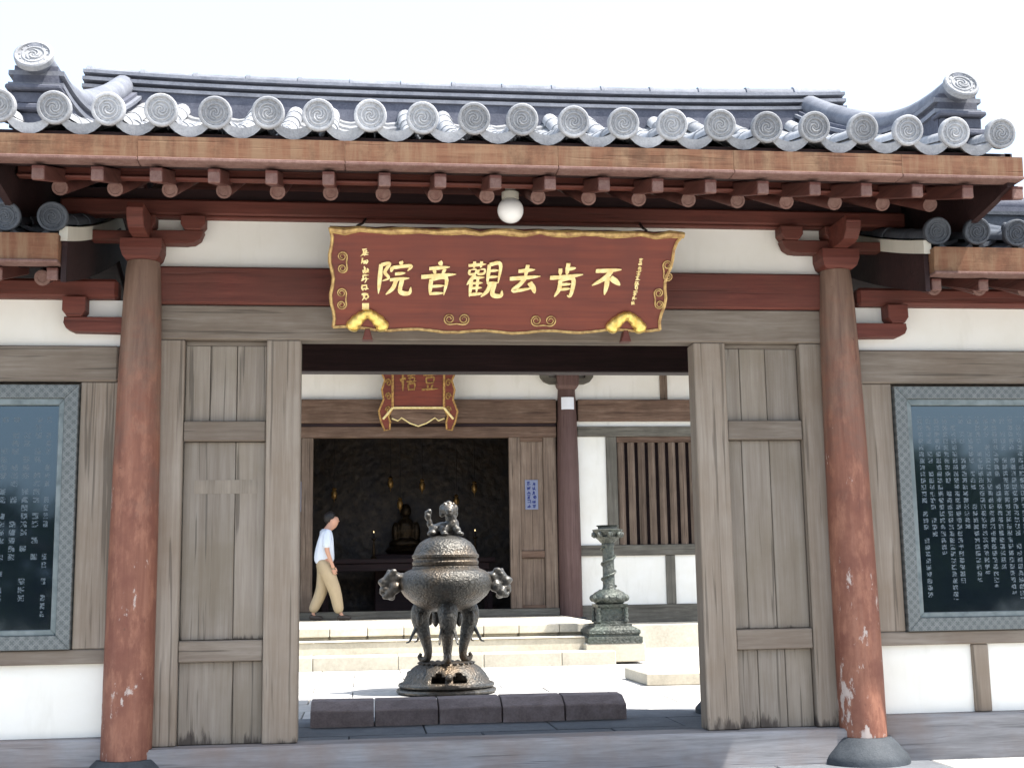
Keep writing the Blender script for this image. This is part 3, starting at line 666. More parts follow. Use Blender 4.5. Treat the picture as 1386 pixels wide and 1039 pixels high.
# ------------------------------------------------------------------ brush lettering
CH = {
 'bu': [([(.10, .84), (.5, .86), (.92, .90)], .09), ([(.60, .86), (.45, .62), (.05, .34)], .11), ([(.50, .66), (.52, .35), (.50, .02)], .10), ([(.60, .62), (.78, .50), (.95, .36)], .12)],
 'ken': [([(.50, 1.05), (.50, .66)], .09), ([(.52, .86), (.76, .90)], .07), ([(.27, .88), (.29, .66)], .08), ([(-.02, .58), (.5, .62), (1.02, .70)], .085), ([(.32, .52), (.32, .22), (.20, -.02)], .085), ([(.32, .52), (.72, .56), (.72, .05), (.60, .02)], .085), ([(.36, .37), (.68, .40)], .06), ([(.36, .22), (.68, .25)], .06)],
 'qu': [([(.26, .80), (.78, .86)], .085), ([(.53, 1.02), (.50, .58)], .085), ([(.02, .54), (.5, .58), (.98, .64)], .09), ([(.50, .56), (.36, .34), (.18, .14), (.45, .16), (.80, .24)], .09), ([(.66, .42), (.80, .24), (.88, .05)], .11)],
 'guan': [([(.02, .90), (.52, .95)], .06), ([(.18, 1.02), (.18, .82)], .06), ([(.38, 1.03), (.37, .84)], .06), ([(.07, .78), (.07, .66), (.23, .67), (.24, .79), (.07, .78)], .045), ([(.32, .79), (.32, .67), (.48, .68), (.49, .80), (.32, .79)], .045), ([(.24, .64), (.03, .34)], .07), ([(.15, .54), (.15, .0)], .07), ([(.15, .54), (.52, .57)], .05), ([(.17, .39), (.48, .41)], .05), ([(.17, .25), (.48, .27)], .05), ([(.12, .06), (.54, .10)], .06), ([(.33, .60), (.33, .10)], .055), ([(.61, .94), (.61, .38)], .07), ([(.61, .94), (.92, .96), (.92, .40)], .07), ([(.63, .76), (.90, .78)], .05), ([(.63, .58), (.90, .60)], .05), ([(.61, .40), (.92, .42)], .055), ([(.70, .40), (.64, .18), (.47, .0)], .075), ([(.82, .40), (.80, .08), (1.04, .04), (1.06, .20)], .085)],
 'yin': [([(.48, 1.05), (.56, .92)], .09), ([(.18, .82), (.82, .88)], .075), ([(.33, .80), (.39, .66)], .07), ([(.68, .82), (.60, .66)], .07), ([(-.04, .56), (.5, .61), (1.04, .66)], .085), ([(.28, .50), (.29, .0)], .085), ([(.28, .50), (.74, .54), (.73, .0)], .085), ([(.31, .27), (.71, .30)], .06), ([(.29, .04), (.73, .07)], .06)],
 'yuan': [([(.06, .94), (.07, .02)], .09), ([(.06, .92), (.32, .96), (.20, .70), (.34, .52), (.15, .42)], .07), ([(.66, 1.04), (.70, .92)], .085), ([(.42, .86), (.39, .70)], .075), ([(.42, .84), (.98, .90), (.90, .74)], .07), ([(.52, .64), (.84, .68)], .065), ([(.38, .46), (.98, .52)], .07), ([(.58, .47), (.50, .2), (.30, .0)], .085), ([(.76, .48), (.74, .10), (1.02, .05), (1.06, .24)], .09)],
 'wu': [([(.18, 1.0), (.18, .0)], .09), ([(.05, .75), (.08, .55)], .08), ([(.27, .80), (.33, .68)], .08), ([(.45, .92), (.95, .96)], .06), ([(.66, .94), (.58, .6)], .06), ([(.5, .76), (.86, .8), (.84, .58)], .06), ([(.4, .56), (1.0, .6)], .065), ([(.5, .42), (.52, .02)], .07), ([(.5, .42), (.88, .45), (.85, .03)], .07), ([(.52, .08), (.86, .1)], .06)],
 'dou': [([(.12, .95), (.9, .99)], .07), ([(.28, .78), (.3, .45)], .07), ([(.28, .78), (.74, .82), (.7, .45)], .07), ([(.3, .48), (.7, .5)], .06), ([(.36, .36), (.4, .16)], .07), ([(.68, .38), (.58, .16)], .07), ([(.02, .08), (1.0, .14)], .08)],
}
def brush(bm, pts, wd, T, th):
    P = cat([(p[0], p[1], 0) for p in pts], 5); n = len(P)
    L = []; Rr = []
    for i, p in enumerate(P):
        t = (P[min(i+1, n-1)]-P[max(i-1, 0)]).normalized(); q = Vector((-t.y, t.x, 0)); f = i/(n-1)
        h = wd*.5*(.72+.42*math.sin(math.pi*(.12+.95*f))**2 + .30*math.exp(-((f-.06)/.10)**2)) * (1 if f < .8 else 1-.75*((f-.8)/.2)**1.5)
        L.append(p+q*h*1.38); Rr.append(p-q*h*1.38)
    out = L+Rr[::-1]
    fr, bk = [], []
    for side, zz in ((fr, th), (bk, 0)):
        for p in out: side.append(bm.verts.new(T((p.x, p.y, zz))))
    m = n
    for i in range(n-1):
        bm.faces.new((fr[i], fr[i+1], fr[2*n-2-i], fr[2*n-1-i]))
    k = len(out)
    for i in range(k): bm.faces.new((fr[i], fr[(i+1) % k], bk[(i+1) % k], bk[i]))
def glyph(bm, key, T, th=.012):
    for i, (pts, wd) in enumerate(CH[key]): brush(bm, pts, wd, T, th+.0004*i)
def scribble(bm, T, rnd, th=.004):
    # one small cursive character: a handful of short strokes
    for i in range(rnd.randint(4, 6)):
        if rnd.random() < .55:
            y = rnd.uniform(.1, .95); a = rnd.uniform(.05, .3); pts = [(a, y), (.5, y+.05), (rnd.uniform(.65, .98), y+rnd.uniform(.0, .12))]
        else:
            x = rnd.uniform(.2, .8); pts = [(x, rnd.uniform(.7, 1)), (x+rnd.uniform(-.15, .15), .45), (x+rnd.uniform(-.35, .3), rnd.uniform(-.05, .25))]
        brush(bm, pts, rnd.uniform(.09, .14), T, th+.0004*i)

# ------------------------------------------------------------------ main plaque
pb, pt = Vector((.0, -.20, 2.565)), Vector((.0, -.47, 3.10))
plq = thing('name_plaque', (0, -.2, 2.535), 'large red lacquered plaque with six gold characters above the gateway', 'plaque')
vd = (pt-pb); PH = vd.length; vd.normalize(); nd = Vector((1, 0, 0)).cross(vd)    # towards the viewer
def PT(u, v, h=0): return pb+Vector((u, 0, 0))+vd*v+nd*h
def outline():
    o = []
    for i in range(25):                                             # bottom edge, left to right
        t = i/24; u = -1.0+1.945*t; v = .0+.008*math.sin(t*math.pi*10)-.022*math.sin(t*math.pi); o.append((u, v))
    for i in range(1, 12):
        t = i/12; o.append((.945+.035*t+.065*t**6-.010*math.sin(t*math.pi*5), PH*t-.02*t))
    for i in range(25):
        t = i/24; o.append((1.045-2.06*t, PH-.012+.004*math.sin(t*math.pi*20)))
    for i in range(1, 12):
        t = i/12; o.append((-1.012+.010*math.sin(t*math.pi*5)+.012*t, PH*(1-t)-.02*(1-t)))
    return o
OL = outline()
bm = B(); fr = [bm.verts.new(PT(u, v, 0)) for u, v in OL]; bk = [bm.verts.new(PT(u, v, -.04)) for u, v in OL]
bm.faces.new(fr); bm.faces.new(bk[::-1])
for i in range(len(OL)): bm.faces.new((fr[i], bk[i], bk[(i+1) % len(OL)], fr[(i+1) % len(OL)]))
obj('board', bm, M['plaqred'], plq)
for a, b, rr in ((0, 25, .009), (24, 37, .010), (60, 73, .010)):
    bm = B(); tube(bm, [PT(*OL[i % len(OL)], .004) for i in range(a, b)], rr, 6); obj('gilt_edge', bm, M['giltrim'], plq, True)
bm = B(); tube(bm, [PT(OL[i][0], OL[i][1]-.014+.006*math.sin(i*2.1), .006) for i in range(36, 61)], [.019+.005*math.sin(i*1.7) for i in range(25)], 8); obj('gilt_moulding', bm, M['giltrim'], plq, True)
def swirl(c, s, flip, rot=0):
    bm = B(); ca, sa = math.cos(rot), math.sin(rot)
    for d in (-1, 1):
        q = []
        for t in range(26):
            a = R(-100+26*t); rr = s*.40*(1-.72*t/25); q.append((d*(s*.50+rr*math.cos(a)), flip*(rr*math.sin(a))))
        q.insert(0, (d*s*.0, -flip*s*.34))
        tube(bm, [PT(c[0]+x*ca-y*sa, c[1]+x*sa+y*ca, .006) for x, y in q], [.005-.0001*i for i in range(len(q))], 5)
    obj('cloud_scroll', bm, M['giltrim'], plq, True)
swirl((-.28, .055), .085, 1); swirl((.235, .05), .085, 1)
swirl((-.945, .385), .07, 1, R(90)); swirl((-.95, .17), .07, 1, R(90)); swirl((.965, .36), .07, -1, R(98)); swirl((.925, .19), .07, -1, R(98))
for k, cxu in zip(('yuan', 'yin', 'guan', 'qu', 'ken', 'bu'), (-.650, -.393, -.128, .113, .357, .600)):
    wdt, hgt = (.182, .190) if k != 'guan' else (.20, .205)
    if k in ('qu', 'bu'): hgt = .175
    def T(q, c=cxu, wdt=wdt, hgt=hgt): return PT(c+(q[0]-.5)*wdt*1.02+(q[1]-.5)*.018, .295+(q[1]-.5)*hgt, q[2])
    bm = B(); glyph(bm, k, T); obj('character', bm, M['gold' if 0 else 'goldpale'], plq)
rnd = random.Random(5)
for n_, cu, v0, dv, sz in ((6, -.815, .445, .052, .050), (10, .80, .43, .0295, .032)):
    for k in range(n_):
        def T(q, c=cu, v=v0-k*dv, sz=sz): return PT(c+(q[0]-.5)*sz-(.03*k/10 if c > 0 else 0), v+(q[1]-.5)*sz*.95, q[2])
        bm = B(); scribble(bm, T, rnd); obj('small_character', bm, M['goldpale'], plq)
bm = B(); box(bm, -.02, .02, -.02, .02, 0, .004, 0)
for v in bm.verts: v.co = PT(-.812+v.co.x, .125+v.co.y, v.co.z)
obj('seal_mark', bm, M['goldpale'], plq)
for cu in (-.80, .735):                                             # gilt cloud-shaped feet
    bm = B()
    for d in (-1, 1):
        for (dx, dz, rx, rz) in ((.014, .066, .022, .026), (.034, .048, .034, .034), (.062, .022, .040, .040), (.088, -.004, .038, .038), (.078, -.020, .032, .026)):
            ball(bm, PT(cu+d*dx, .02+dz, .012), (rx, .030, rz), 2)
    ft = remesh(obj('gilt_foot', bm, M['gold'], plq, 'all'), .006, 4)
    bm = B(); prism(bm, [(cu-.03, 2.49), (cu-.012, 2.555), (cu+.012, 2.555), (cu+.03, 2.49)], 'y', -.215, -.135, .004); obj('foot_peg', bm, M['redh'], plq)
for cu in (-.86, .83):
    bm = B(); tube(bm, [PT(cu, PH-.01, -.045), (cu+.03, -.20, 3.19), (cu+.05, -.03, 3.27)], .008, 6); obj('hanger', bm, M['iron'], plq, True)

# ------------------------------------------------------------------ globe lamp under the eave
lp = thing('globe_lamp', (.02, -.47, 3.30), 'unlit round white glass globe lamp hanging under the eave above the plaque', 'lamp')
obj('globe', lathe(B(), [(.03, .075), (.045, .062)]+[(.076*math.sin(R(a)), .076*math.cos(R(a))) for a in range(40, 180, 10)]+[(0, -.076)], 28, c=(.02, -.47, 3.205)), M['globe'], lp, True)
obj('socket', lathe(B(), [(.05, .068), (.05, .105), (.03, .115), (.03, .155), (0, .155)], 18, c=(.02, -.47, 3.205)), M['mortar'], lp, True)

# ------------------------------------------------------------------ stone blocks and low kerb in the court
for k in range(5):
    x0, x1 = -1.225+.4935*k, -1.225+.4935*(k+1)
    bm = B(); prism(bm, [(2.54, 0), (2.54, .112), (2.552, .122), (2.69, .178), (2.90, .182), (2.90, 0)], 'x', x0+.006, x1-.006, .003)
    for v in bm.verts: v.co.z += .003*math.sin(v.co.x*9)*(v.co.z > .05)
    tag(obj('stone_block', bm, M['block']), 'dark worn stone block in the five-block row on the court floor behind the threshold', 'stone block', 'row of dark stone blocks')
kb = tag(obj('low_plinth', prism(B(), [(2.06, 5.47), (3.9, 5.40), (3.9, 6.5), (2.04, 6.5)], 'z', 0, .125, .012), M['step']), 'low pale stone plinth beside the right-hand door stile in the sunlit court', 'plinth')

# ------------------------------------------------------------------ incense burner
BX, BY = 0, 5.3
bu = thing('incense_burner', (BX, BY, 0), 'big dark bronze incense burner with beast handles, elephant legs and lion-topped lid', 'incense burner')
c0 = (BX, BY, 0)
def dome():
    bm = B(); prof = [(.472, .0), (.478, .03), (.462, .052), (.44, .058), (.455, .072), (.458, .09), (.44, .105), (.425, .12), (.41, .15), (.39, .185), (.365, .215), (.335, .245), (.30, .268), (.27, .28), (.26, .292), (.22, .295), (0, .297)]
    lathe(bm, prof, 72, c0, close=False)
    kill = []
    for f in bm.faces:
        c = f.calc_center_median(); a = math.degrees(math.atan2(c.y-BY, c.x)) % 45; 
        if .118 < c.z < .245:
            d = abs(a-22.5+22.5-0) ; off = min(a, 45-a)
            aa = (math.degrees(math.atan2(c.y-BY, c.x))+90+720) % 120; off = min(aa, 120-aa)
            if 5 < off < 26 and c.z < .225 and not (c.z > .19 and (off > 21 or off < 8)): kill.append(f)
    bmesh.ops.delete(bm, geom=kill, context='FACES')
    return bm
o = obj('base', dome(), M['bronze'], bu, True); sd = o.modifiers.new('thick', 'SOLIDIFY'); sd.thickness = .02; sd.offset = -1
for zz, rr in ((.028, .474), (.082, .456)):
    bm = B(); tube(bm, [(BX+rr*math.cos(R(a)), BY+rr*math.sin(R(a)), zz) for a in range(0, 361, 6)], .021, 8); obj('base_rim', bm, M['bronzeplain'], o, True)
for k in range(24):
    a = 2*math.pi*k/24; obj('base_petal', ball(B(), (BX+.262*math.cos(a), BY+.262*math.sin(a), .292), (.030, .030, .012), 1), M['bronzeplain'], o, True)
for k in range(3):
    a = R(-90+120*k); obj('base_knob', ball(B(), (BX+.405*math.cos(a), BY+.405*math.sin(a), .17), (.038, .038, .042), 2), M['bronze'], o, True)
obj('bowl', lathe(B(), [(0, .79), (.14, .795), (.24, .825), (.33, .875), (.41, .945), (.452, 1.01), (.465, 1.065), (.458, 1.115), (.435, 1.155), (.40, 1.185), (.355, 1.205), (.335, 1.212), (.33, 1.235), (.30, 1.24), (0, 1.24)], 64, c0), M['bronze'], bu, True)
ld = obj('lid', lathe(B(), [(0, 1.243), (.325, 1.243), (.33, 1.26), (.335, 1.275), (.322, 1.29), (.322, 1.31), (.335, 1.322), (.335, 1.345), (.318, 1.36), (.312, 1.38), (.29, 1.425), (.255, 1.47), (.20, 1.505), (.14, 1.53), (.09, 1.54), (0, 1.542)], 64, c0), M['bronze'], bu, True)
def lumps(name, L, mat, par, vox, mx=Matrix.Identity(4), sm=2):
    bm = B()
    for q in L:
        c = mx @ Vector(q[0]); ball(bm, c, q[1], 2)
    return remesh(obj(name, bm, mat, par, 'all'), vox, sm)
# lion on the lid, body turned to the left, head towards the gate
L = [((-.02, 0, .07), (.12, .085, .07)), ((-.09, 0, .06), (.07, .085, .06)), ((.06, -.01, .10), (.075, .07, .085)), ((.05, -.02, .17), (.06, .055, .06)),
     ((.03, -.05, .235), (.075, .062, .062)), ((.03, -.11, .22), (.042, .04, .034)), ((.03, -.12, .195), (.034, .03, .016)), ((-.025, -.03, .245), (.035, .035, .05)), ((.085, -.03, .245), (.035, .035, .05)), ((.03, -.04, .295), (.035, .035, .028)),
     ((-.03, -.02, .205), (.03, .035, .04)), ((.09, -.02, .205), (.03, .035, .04)), ((-.01, -.06, .285), (.018, .018, .022)), ((.07, -.06, .285), (.018, .018, .022)),
     ((.10, -.06, .05), (.045, .03, .05)), ((.13, -.08, .02), (.04, .03, .022)), ((-.02, -.08, .05), (.04, .03, .05)), ((-.01, -.11, .02), (.04, .03, .022)), ((-.12, -.06, .03), (.05, .035, .03)), ((-.12, .05, .03), (.05, .035, .03)),
     ((-.14, .0, .12), (.03, .03, .05)), ((-.155, .0, .18), (.035, .03, .045)), ((-.14, 0, .225), (.026, .024, .03)), ((-.17, 0, .215), (.018, .02, .022))]
lumps('lion_finial', L, M['bronzeplain'], ld, .008, Matrix.Translation((BX, BY, 1.53))@Matrix.Diagonal((1.12, 1.12, 1.12, 1)))
for a in (-90, 30, 150):
    ca, sa = math.cos(R(a)), math.sin(R(a)); tv = Vector((-sa, ca, 0))
    def rp(r, z, t=0): return Vector((BX+r*ca, BY+r*sa, z))+tv*t
    bm = B(); pr = cat([(.20, .90, 0), (.275, .80, 0), (.285, .70, 0), (.25, .58, 0), (.215, .47, 0), (.20, .385, 0), (.215, .325, 0), (.265, .315, 0), (.295, .345, 0), (.28, .375, 0)], 3)
    rr = cat([(.09, 0, 0), (.10, 0, 0), (.09, 0, 0), (.066, 0, 0), (.05, 0, 0), (.041, 0, 0), (.038, 0, 0), (.031, 0, 0), (.024, 0, 0), (.016, 0, 0)], 3)
    tube(bm, [rp(p.x, p.y) for p in pr], [q.x for q in rr], 12); lg = obj('leg', bm, M['bronze'], bu, True)
    for d in (-1, 1):
        bm = B(); tube(bm, cat([rp(.30, .64, d*.05), rp(.335, .56, d*.075), rp(.365, .50, d*.085), rp(.40, .485, d*.09)], 4), [.022-.0013*i for i in range(13)], 6); obj('tusk', bm, M['bronzeplain'], lg, True)
        bm = B(); ball(bm, rp(.235, .72, d*.115), (.035, .035, .075), 2); obj('ear', bm, M['bronze'], lg, True)
for s in (-1, 1):                                                    # beast-head handles
    L = [((.43, 0, 1.09), (.09, .075, .085)), ((.50, 0, 1.11), (.075, .07, .08)), ((.555, -.005, 1.12), (.062, .068, .068)), ((.61, -.01, 1.085), (.05, .05, .042)), ((.65, -.01, 1.09), (.022, .032, .022)), ((.60, -.01, 1.02), (.052, .045, .025)), ((.64, -.01, .985), (.018, .022, .022)),
         ((.555, -.05, 1.15), (.026, .026, .026)), ((.555, .04, 1.15), (.026, .026, .026)), ((.52, -.055, 1.185), (.035, .02, .03)), ((.52, .05, 1.185), (.035, .02, .03)), ((.585, -.05, 1.128), (.016, .016, .016)),
         ((.50, -.06, 1.03), (.05, .04, .05)), ((.55, -.05, .975), (.045, .035, .04)), ((.595, -.04, .945), (.035, .03, .025)), ((.50, .055, 1.03), (.05, .04, .05)), ((.54, 0, .94), (.035, .04, .03)), ((.47, -.06, 1.13), (.03, .03, .03)), ((.565, 0, 1.19), (.02, .03, .02))]
    lumps('beast_handle', [((s*(q[0][0]), q[0][1], q[0][2]), tuple(r*(1.22 if max(q[1]) < .06 else 1.05) for r in q[1])) for q in L], M['bronzeplain'], bu, .011, Matrix.Translation((BX, BY, 0)), 6)

# ------------------------------------------------------------------ bronze candle pillar on its plinth
LX, LY = 2.49, 9.6
pln = tag(obj('pillar_plinth', box(B(), LX-.40, LX+.40, LY-.36, LY+.36, 0, .243, .012), M['step']), 'square pale stone plinth carrying the bronze candle pillar', 'plinth')
cp = thing('candle_pillar', (LX, LY, .243), 'slim carved bronze candle pillar on stepped square foot beside the terrace steps', 'candle pillar')
def sq(bm, prof):
    return lathe(bm, [(r*1.414, z) for r, z in prof], 4, (LX, LY, 0), a0=R(45))
obj('foot', sq(B(), [(.365, .244), (.365, .32), (.33, .33), (.33, .35), (.345, .37), (.34, .41), (.29, .44), (.25, .46), (.25, .485), (.22, .49)]), M['verdigris'], cp)
dd = obj('dado', sq(B(), [(.19, .49), (.19, .52), (.155, .525), (.155, .70), (.19, .705), (.21, .745)]), M['verdigris'], cp)
for a, b in ((-1, -1), (1, -1), (1, 1), (-1, 1)): obj('corner_post', lathe(B(), [(.03, .50), (.038, .53), (.026, .56), (.036, .60), (.026, .65), (.034, .70)], 10, (LX+a*.185, LY+b*.185, 0)), M['verdigris'], dd, True)
obj('lotus_ring', lathe(B(), [(.18, .745), (.225, .78), (.245, .82), (.24, .86), (.20, .90), (.15, .925), (.13, .94)], 16, (LX, LY, 0)), M['verdigris'], cp, True)
for k in range(8):
    a = R(45*k+22); obj('lotus_petal', ball(B(), (LX+.225*math.cos(a), LY+.225*math.sin(a), .825), (.05, .05, .05), 2), M['verdigris'], cp, True)
obj('shaft', lathe(B(), [(.095, .94), (.082, .98), (.078, 1.50), (.09, 1.54), (.08, 1.56)], 20, (LX, LY, 0)), M['verdigris'], cp, True)
bm = B(); tube(bm, [(LX+.095*math.cos(t*.42), LY+.095*math.sin(t*.42), .98+.0135*t) for t in range(40)], [.018-.007*abs(math.sin(t*1.9)) for t in range(40)], 7); obj('coiled_dragon', bm, M['verdigris'], cp, True)
obj('capital', lathe(B(), [(.09, 1.56), (.13, 1.60), (.17, 1.64), (.15, 1.66), (.20, 1.71), (.215, 1.74), (.13, 1.755), (.13, 1.775), (.16, 1.80), (.10, 1.802)], 16, (LX, LY, 0)), M['verdigris'], cp, True)
for k in range(8):
    a = R(45*k); obj('capital_petal', ball(B(), (LX+.185*math.cos(a), LY+.185*math.sin(a), 1.675), (.045, .045, .05), 1), M['verdigris'], cp, True)

# ------------------------------------------------------------------ terrace, steps
tr = struct(bx('terrace', -7, 2.47, 10.05, 16.5, -.1, .36, M['step'], bev=0))
random.seed(11); x = -7
while x < 2.46:
    wdt = random.uniform(.48, .56); b = min(x+wdt, 2.47)
    if b > -5: bx('edge_stone', x+.004, b-.004, 9.93, 10.6, .367, .485, M['step'], tr, .01)
    if b > -5: bx('edge_stone', x+.012, b-.012, 10.0, 10.3, .25, .362, M['step'], tr, .01)
    x = b
bx('terrace_top', -7, 2.468, 10.605, 13.6, .365, .487, M['step'], tr, .004)
bx('hall_plinth', 2.475, 9, 12.9, 18, -.1, .34, M['step'], tr, .01)
st = struct(bx('courtyard_steps', -7, 2.46, 9.46, 9.99, -.1, .318, M['step'], bev=.008))
x = -7
while x < 2.44:
    b = min(x+random.uniform(1.0, 1.4), 2.45)
    if b > -5: bx('step_stone', x+.003, b-.003, 9.02, 9.455, -.02, .158, M['step'], st, .01); bx('step_stone', x+.003, b-.003, 9.44, 9.92, .3195, .324, M['step'], st, .001)
    x = b

# ------------------------------------------------------------------ hall
HY = 13.9
hall = thing('main_hall', (0, HY, .4), 'brown timber main hall with white panels, dark open doorway and barred window across the court', 'hall')
def hb(name, x0, x1, z0, z1, mat, y0=0, y1=.12, par=hall, bev=.008): return bx(name, x0, x1, HY+y0, HY+y1, z0, z1, mat, par, bev)
hb('lintel', -2.47, 2.47, 3.49, 3.675, M['brownh'], -.03)
hb('tie_beam', -2.47, 2.47, 3.735, 4.135, M['brownh'], -.07); hb('tie_beam', 2.85, 6.6, 3.765, 4.135, M['brownh'], -.07); hb('tie_beam', -6.6, -2.85, 3.765, 4.135, M['brownh'], -.07)
hb('shadow_board', -2.47, 2.47, 3.677, 3.733, M['maroon'], .0)
hb('plaster_panel', -6.6, 6.6, 4.137, 4.75, M['plaster'], .02, .1, bev=0)
hb('plate_beam', -6.8, 6.8, 4.75, 5.0, M['redh'], -.12, .14)
hb('threshold', -2.47, 2.47, .487, .606, M['greenh'], -.06, .12)
for sx in (-1, 1):
    def hx(name, a, b, z0, z1, mat, y0=0, y1=.12, par=hall, bev=.008):
        a, b = sorted((sx*a, sx*b)); return hb(name, a, b, z0, z1, mat, y0, y1, par, bev)
    for cx in (2.665, 6.5):
        bm = lathe(B(), [(.195, .45), (.195, 1.5), (.185, 3), (.165, 4), (.15, 4.3)], 28, (sx*cx, HY, 0)); hc = obj('column', bm, M['redv'], hall, True)
        obj('column_base', lathe(B(), [(.3, .34), (.3, .4), (.24, .45), (.2, .451), (0, .451)], 24, (sx*cx, HY, 0)), M['basestone'], hc, True)
        bm = B(); rings = [[bm.verts.new((sx*cx+a*h, HY-.05+b*h, z)) for a, b in ((-1, -1), (1, -1), (1, 1), (-1, 1))] for h, z in ((.14, 4.3), (.18, 4.36), (.19, 4.5), (.19, 4.56))]
        for p, q in zip(rings, rings[1:]):
            for k in range(4): bm.faces.new((p[k], p[(k+1) % 4], q[(k+1) % 4], q[k]))
        bm.faces.new(rings[0]); bm.faces.new(rings[-1]); obj('capital_block', bm, M['redv'], hall)
        for d in (-1, 1):
            pts = [(.1, 4.40), (.30, 4.40), (.40, 4.44), (.46, 4.52), (.47, 4.62), (.32, 4.62), (.32, 4.50), (.1, 4.50)]
            obj('bracket_arm', prism(B(), [(sx*cx+d*a, z) for a, z in pts], 'y', HY-.12, HY-.005, .006), M['greenh'], hall)
            obj('bearing_block', prism(B(), [(sx*cx+d*a, z) for a, z in ((.31, 4.622), (.29, 4.66), (.29, 4.749), (.5, 4.749), (.5, 4.66), (.48, 4.622))], 'y', HY-.13, HY-.004, .006), M['redv'], hall)
        obj('bearing_block', box(B(), sx*cx-.11, sx*cx+.11, HY-.2, HY-.004, 4.562, 4.749, .01), M['redv'], hall)
    # framed side panels of the doorway
    dl = bpy.data.objects.new('door_panel', None); link(dl, hall)
    hx('stile', 1.65, 1.84, .608, 3.488, M['brownv'], -.02, .08, dl); hx('stile', 2.24, 2.46, .608, 3.488, M['brownv'], -.02, .08, dl)
    hx('rail', 1.842, 2.238, 1.44, 1.565, M['brownh'], -.01, .07, dl); hx('rail', 1.842, 2.238, 3.42, 3.488, M['brownh'], -.01, .07, dl); hx('rail', 1.842, 2.238, .608, .66, M['brownh'], -.01, .07, dl)
    for a in (1.842, 2.04): hx('plank', a+.002, a+.196, 1.567, 3.418, M['brownv'], .022, .06, dl, .004); hx('plank', a+.002, a+.196, .662, 1.438, M['brownv'], .022, .06, dl, .004)
    # window bay
    hx('plaster_strip', 2.84, 6.35, 3.677, 3.763, M['plaster'], .03, .1, bev=0); hx('lintel', 2.84, 6.35, 3.50, 3.675, M['greenh'], -.02)
    hx('plaster_panel', 2.84, 3.335, 1.645, 3.498, M['plaster'], .03, .1, bev=0); hx('sill_rail', 2.84, 6.35, 1.465, 1.643, M['greenh'], -.02)
    hx('plaster_panel', 2.84, 6.35, .64, 1.463, M['plaster'], .03, .1, bev=0); hx('ground_sill', 2.84, 6.35, .34, .638, M['greenh'], -.04)
    for a in (4.322, 5.5): hx('post', a, a+.165, .64, 1.463, M['greenv'], .0, .1)
    hx('post', 4.32, 4.45, 4.137, 4.749, M['brownv'], -.01, .08)
    wn = bpy.data.objects.new('barred_window', None); link(wn, hall)
    hx('frame_post', 3.337, 3.52, 1.645, 3.498, M['greenv'], -.01, .1, wn); hx('frame_post', 5.12, 5.3, 1.645, 3.498, M['greenv'], -.01, .1, wn); hx('frame_rail', 3.522, 5.118, 3.40, 3.498, M['brownh'], .0, .09, wn)
    for k in range(9):
        x = 3.60+.18*k
        mx = Matrix.Translation((sx*x, HY+.045, 0))@Matrix.Rotation(R(45), 4, 'Z'); obj('bar', box(B(), -.045, .045, -.045, .045, 1.645, 3.398, .004, mx), M['brownv'], wn)
    hx('plaster_panel', 5.302, 6.35, 1.645, 3.498, M['plaster'], .03, .1, bev=0)
    hx('window_dark_sheet', 3.52, 5.12, 1.6, 3.45, M['maroon'], .16, .19, wn, 0)  # dark sheet behind the bars stands in for the unlit interior
# hall shell, roof and dark interior
for x in (-6.66, 6.6): bx('side_wall', x, x+.08, HY+.12, 18.9, -.1, 5, M['plaster'], hall, 0)
bx('rear_wall', -6.6, 6.6, 18.82, 18.92, -.1, 5, M['plaster'], hall, 0)
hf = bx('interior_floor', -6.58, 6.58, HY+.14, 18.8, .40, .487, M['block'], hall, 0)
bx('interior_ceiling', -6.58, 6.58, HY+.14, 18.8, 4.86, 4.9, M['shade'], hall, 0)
bx('back_screen', -3.2, 3.2, 17.3, 17.36, .489, 4.85, bronze('dimmed_gilt_carving', (.008, .006, .006), (.034, .021, .011), (.010, .008, .011), 7, .5, .8, .3), hall, 0)  # carving colour dimmed to stand in for the unlit depth of the hall
def zh(Y):
    s = max(0, 4.4-abs(Y-16.4)); return 4.78+.25*s+.06*s*s
hr = obj('roof', sheet(B(), (-7.6, 7.6), lin(12.05, 20.75, 40), zh, .12), M['maroon'], hall)
o = obj('tile_field', pan_rows(B(), [-7.5+.26*k for k in range(58)], zh, 12.05, 16.35, .24), M['tile'], hr, True); o['kind'] = 'stuff'
bm = B()
for k in range(59): tube(bm, [(-7.63+.26*k, y, zh(y)+.05) for y in lin(12.05, 16.35, 12)], .07, 6)
o = obj('roll_tile_field', bm, M['tile'], hr, True); o['kind'] = 'stuff'
bx('fascia_board', -7.6, 7.6, 12.0, 12.08, 4.6, 4.77, M['fascia'], hr); bx('ridge', -7.6, 7.6, 16.2, 16.6, 6.95, 7.4, M['ridge'], hr)
# eave rafters of the hall
for k in range(50):
    x = -7.2+.294*k; obj('rafter', bar_yz(B(), x, (12.1, 4.58), (HY+.1, 5.0), .08, .09), M['redy'], hall)

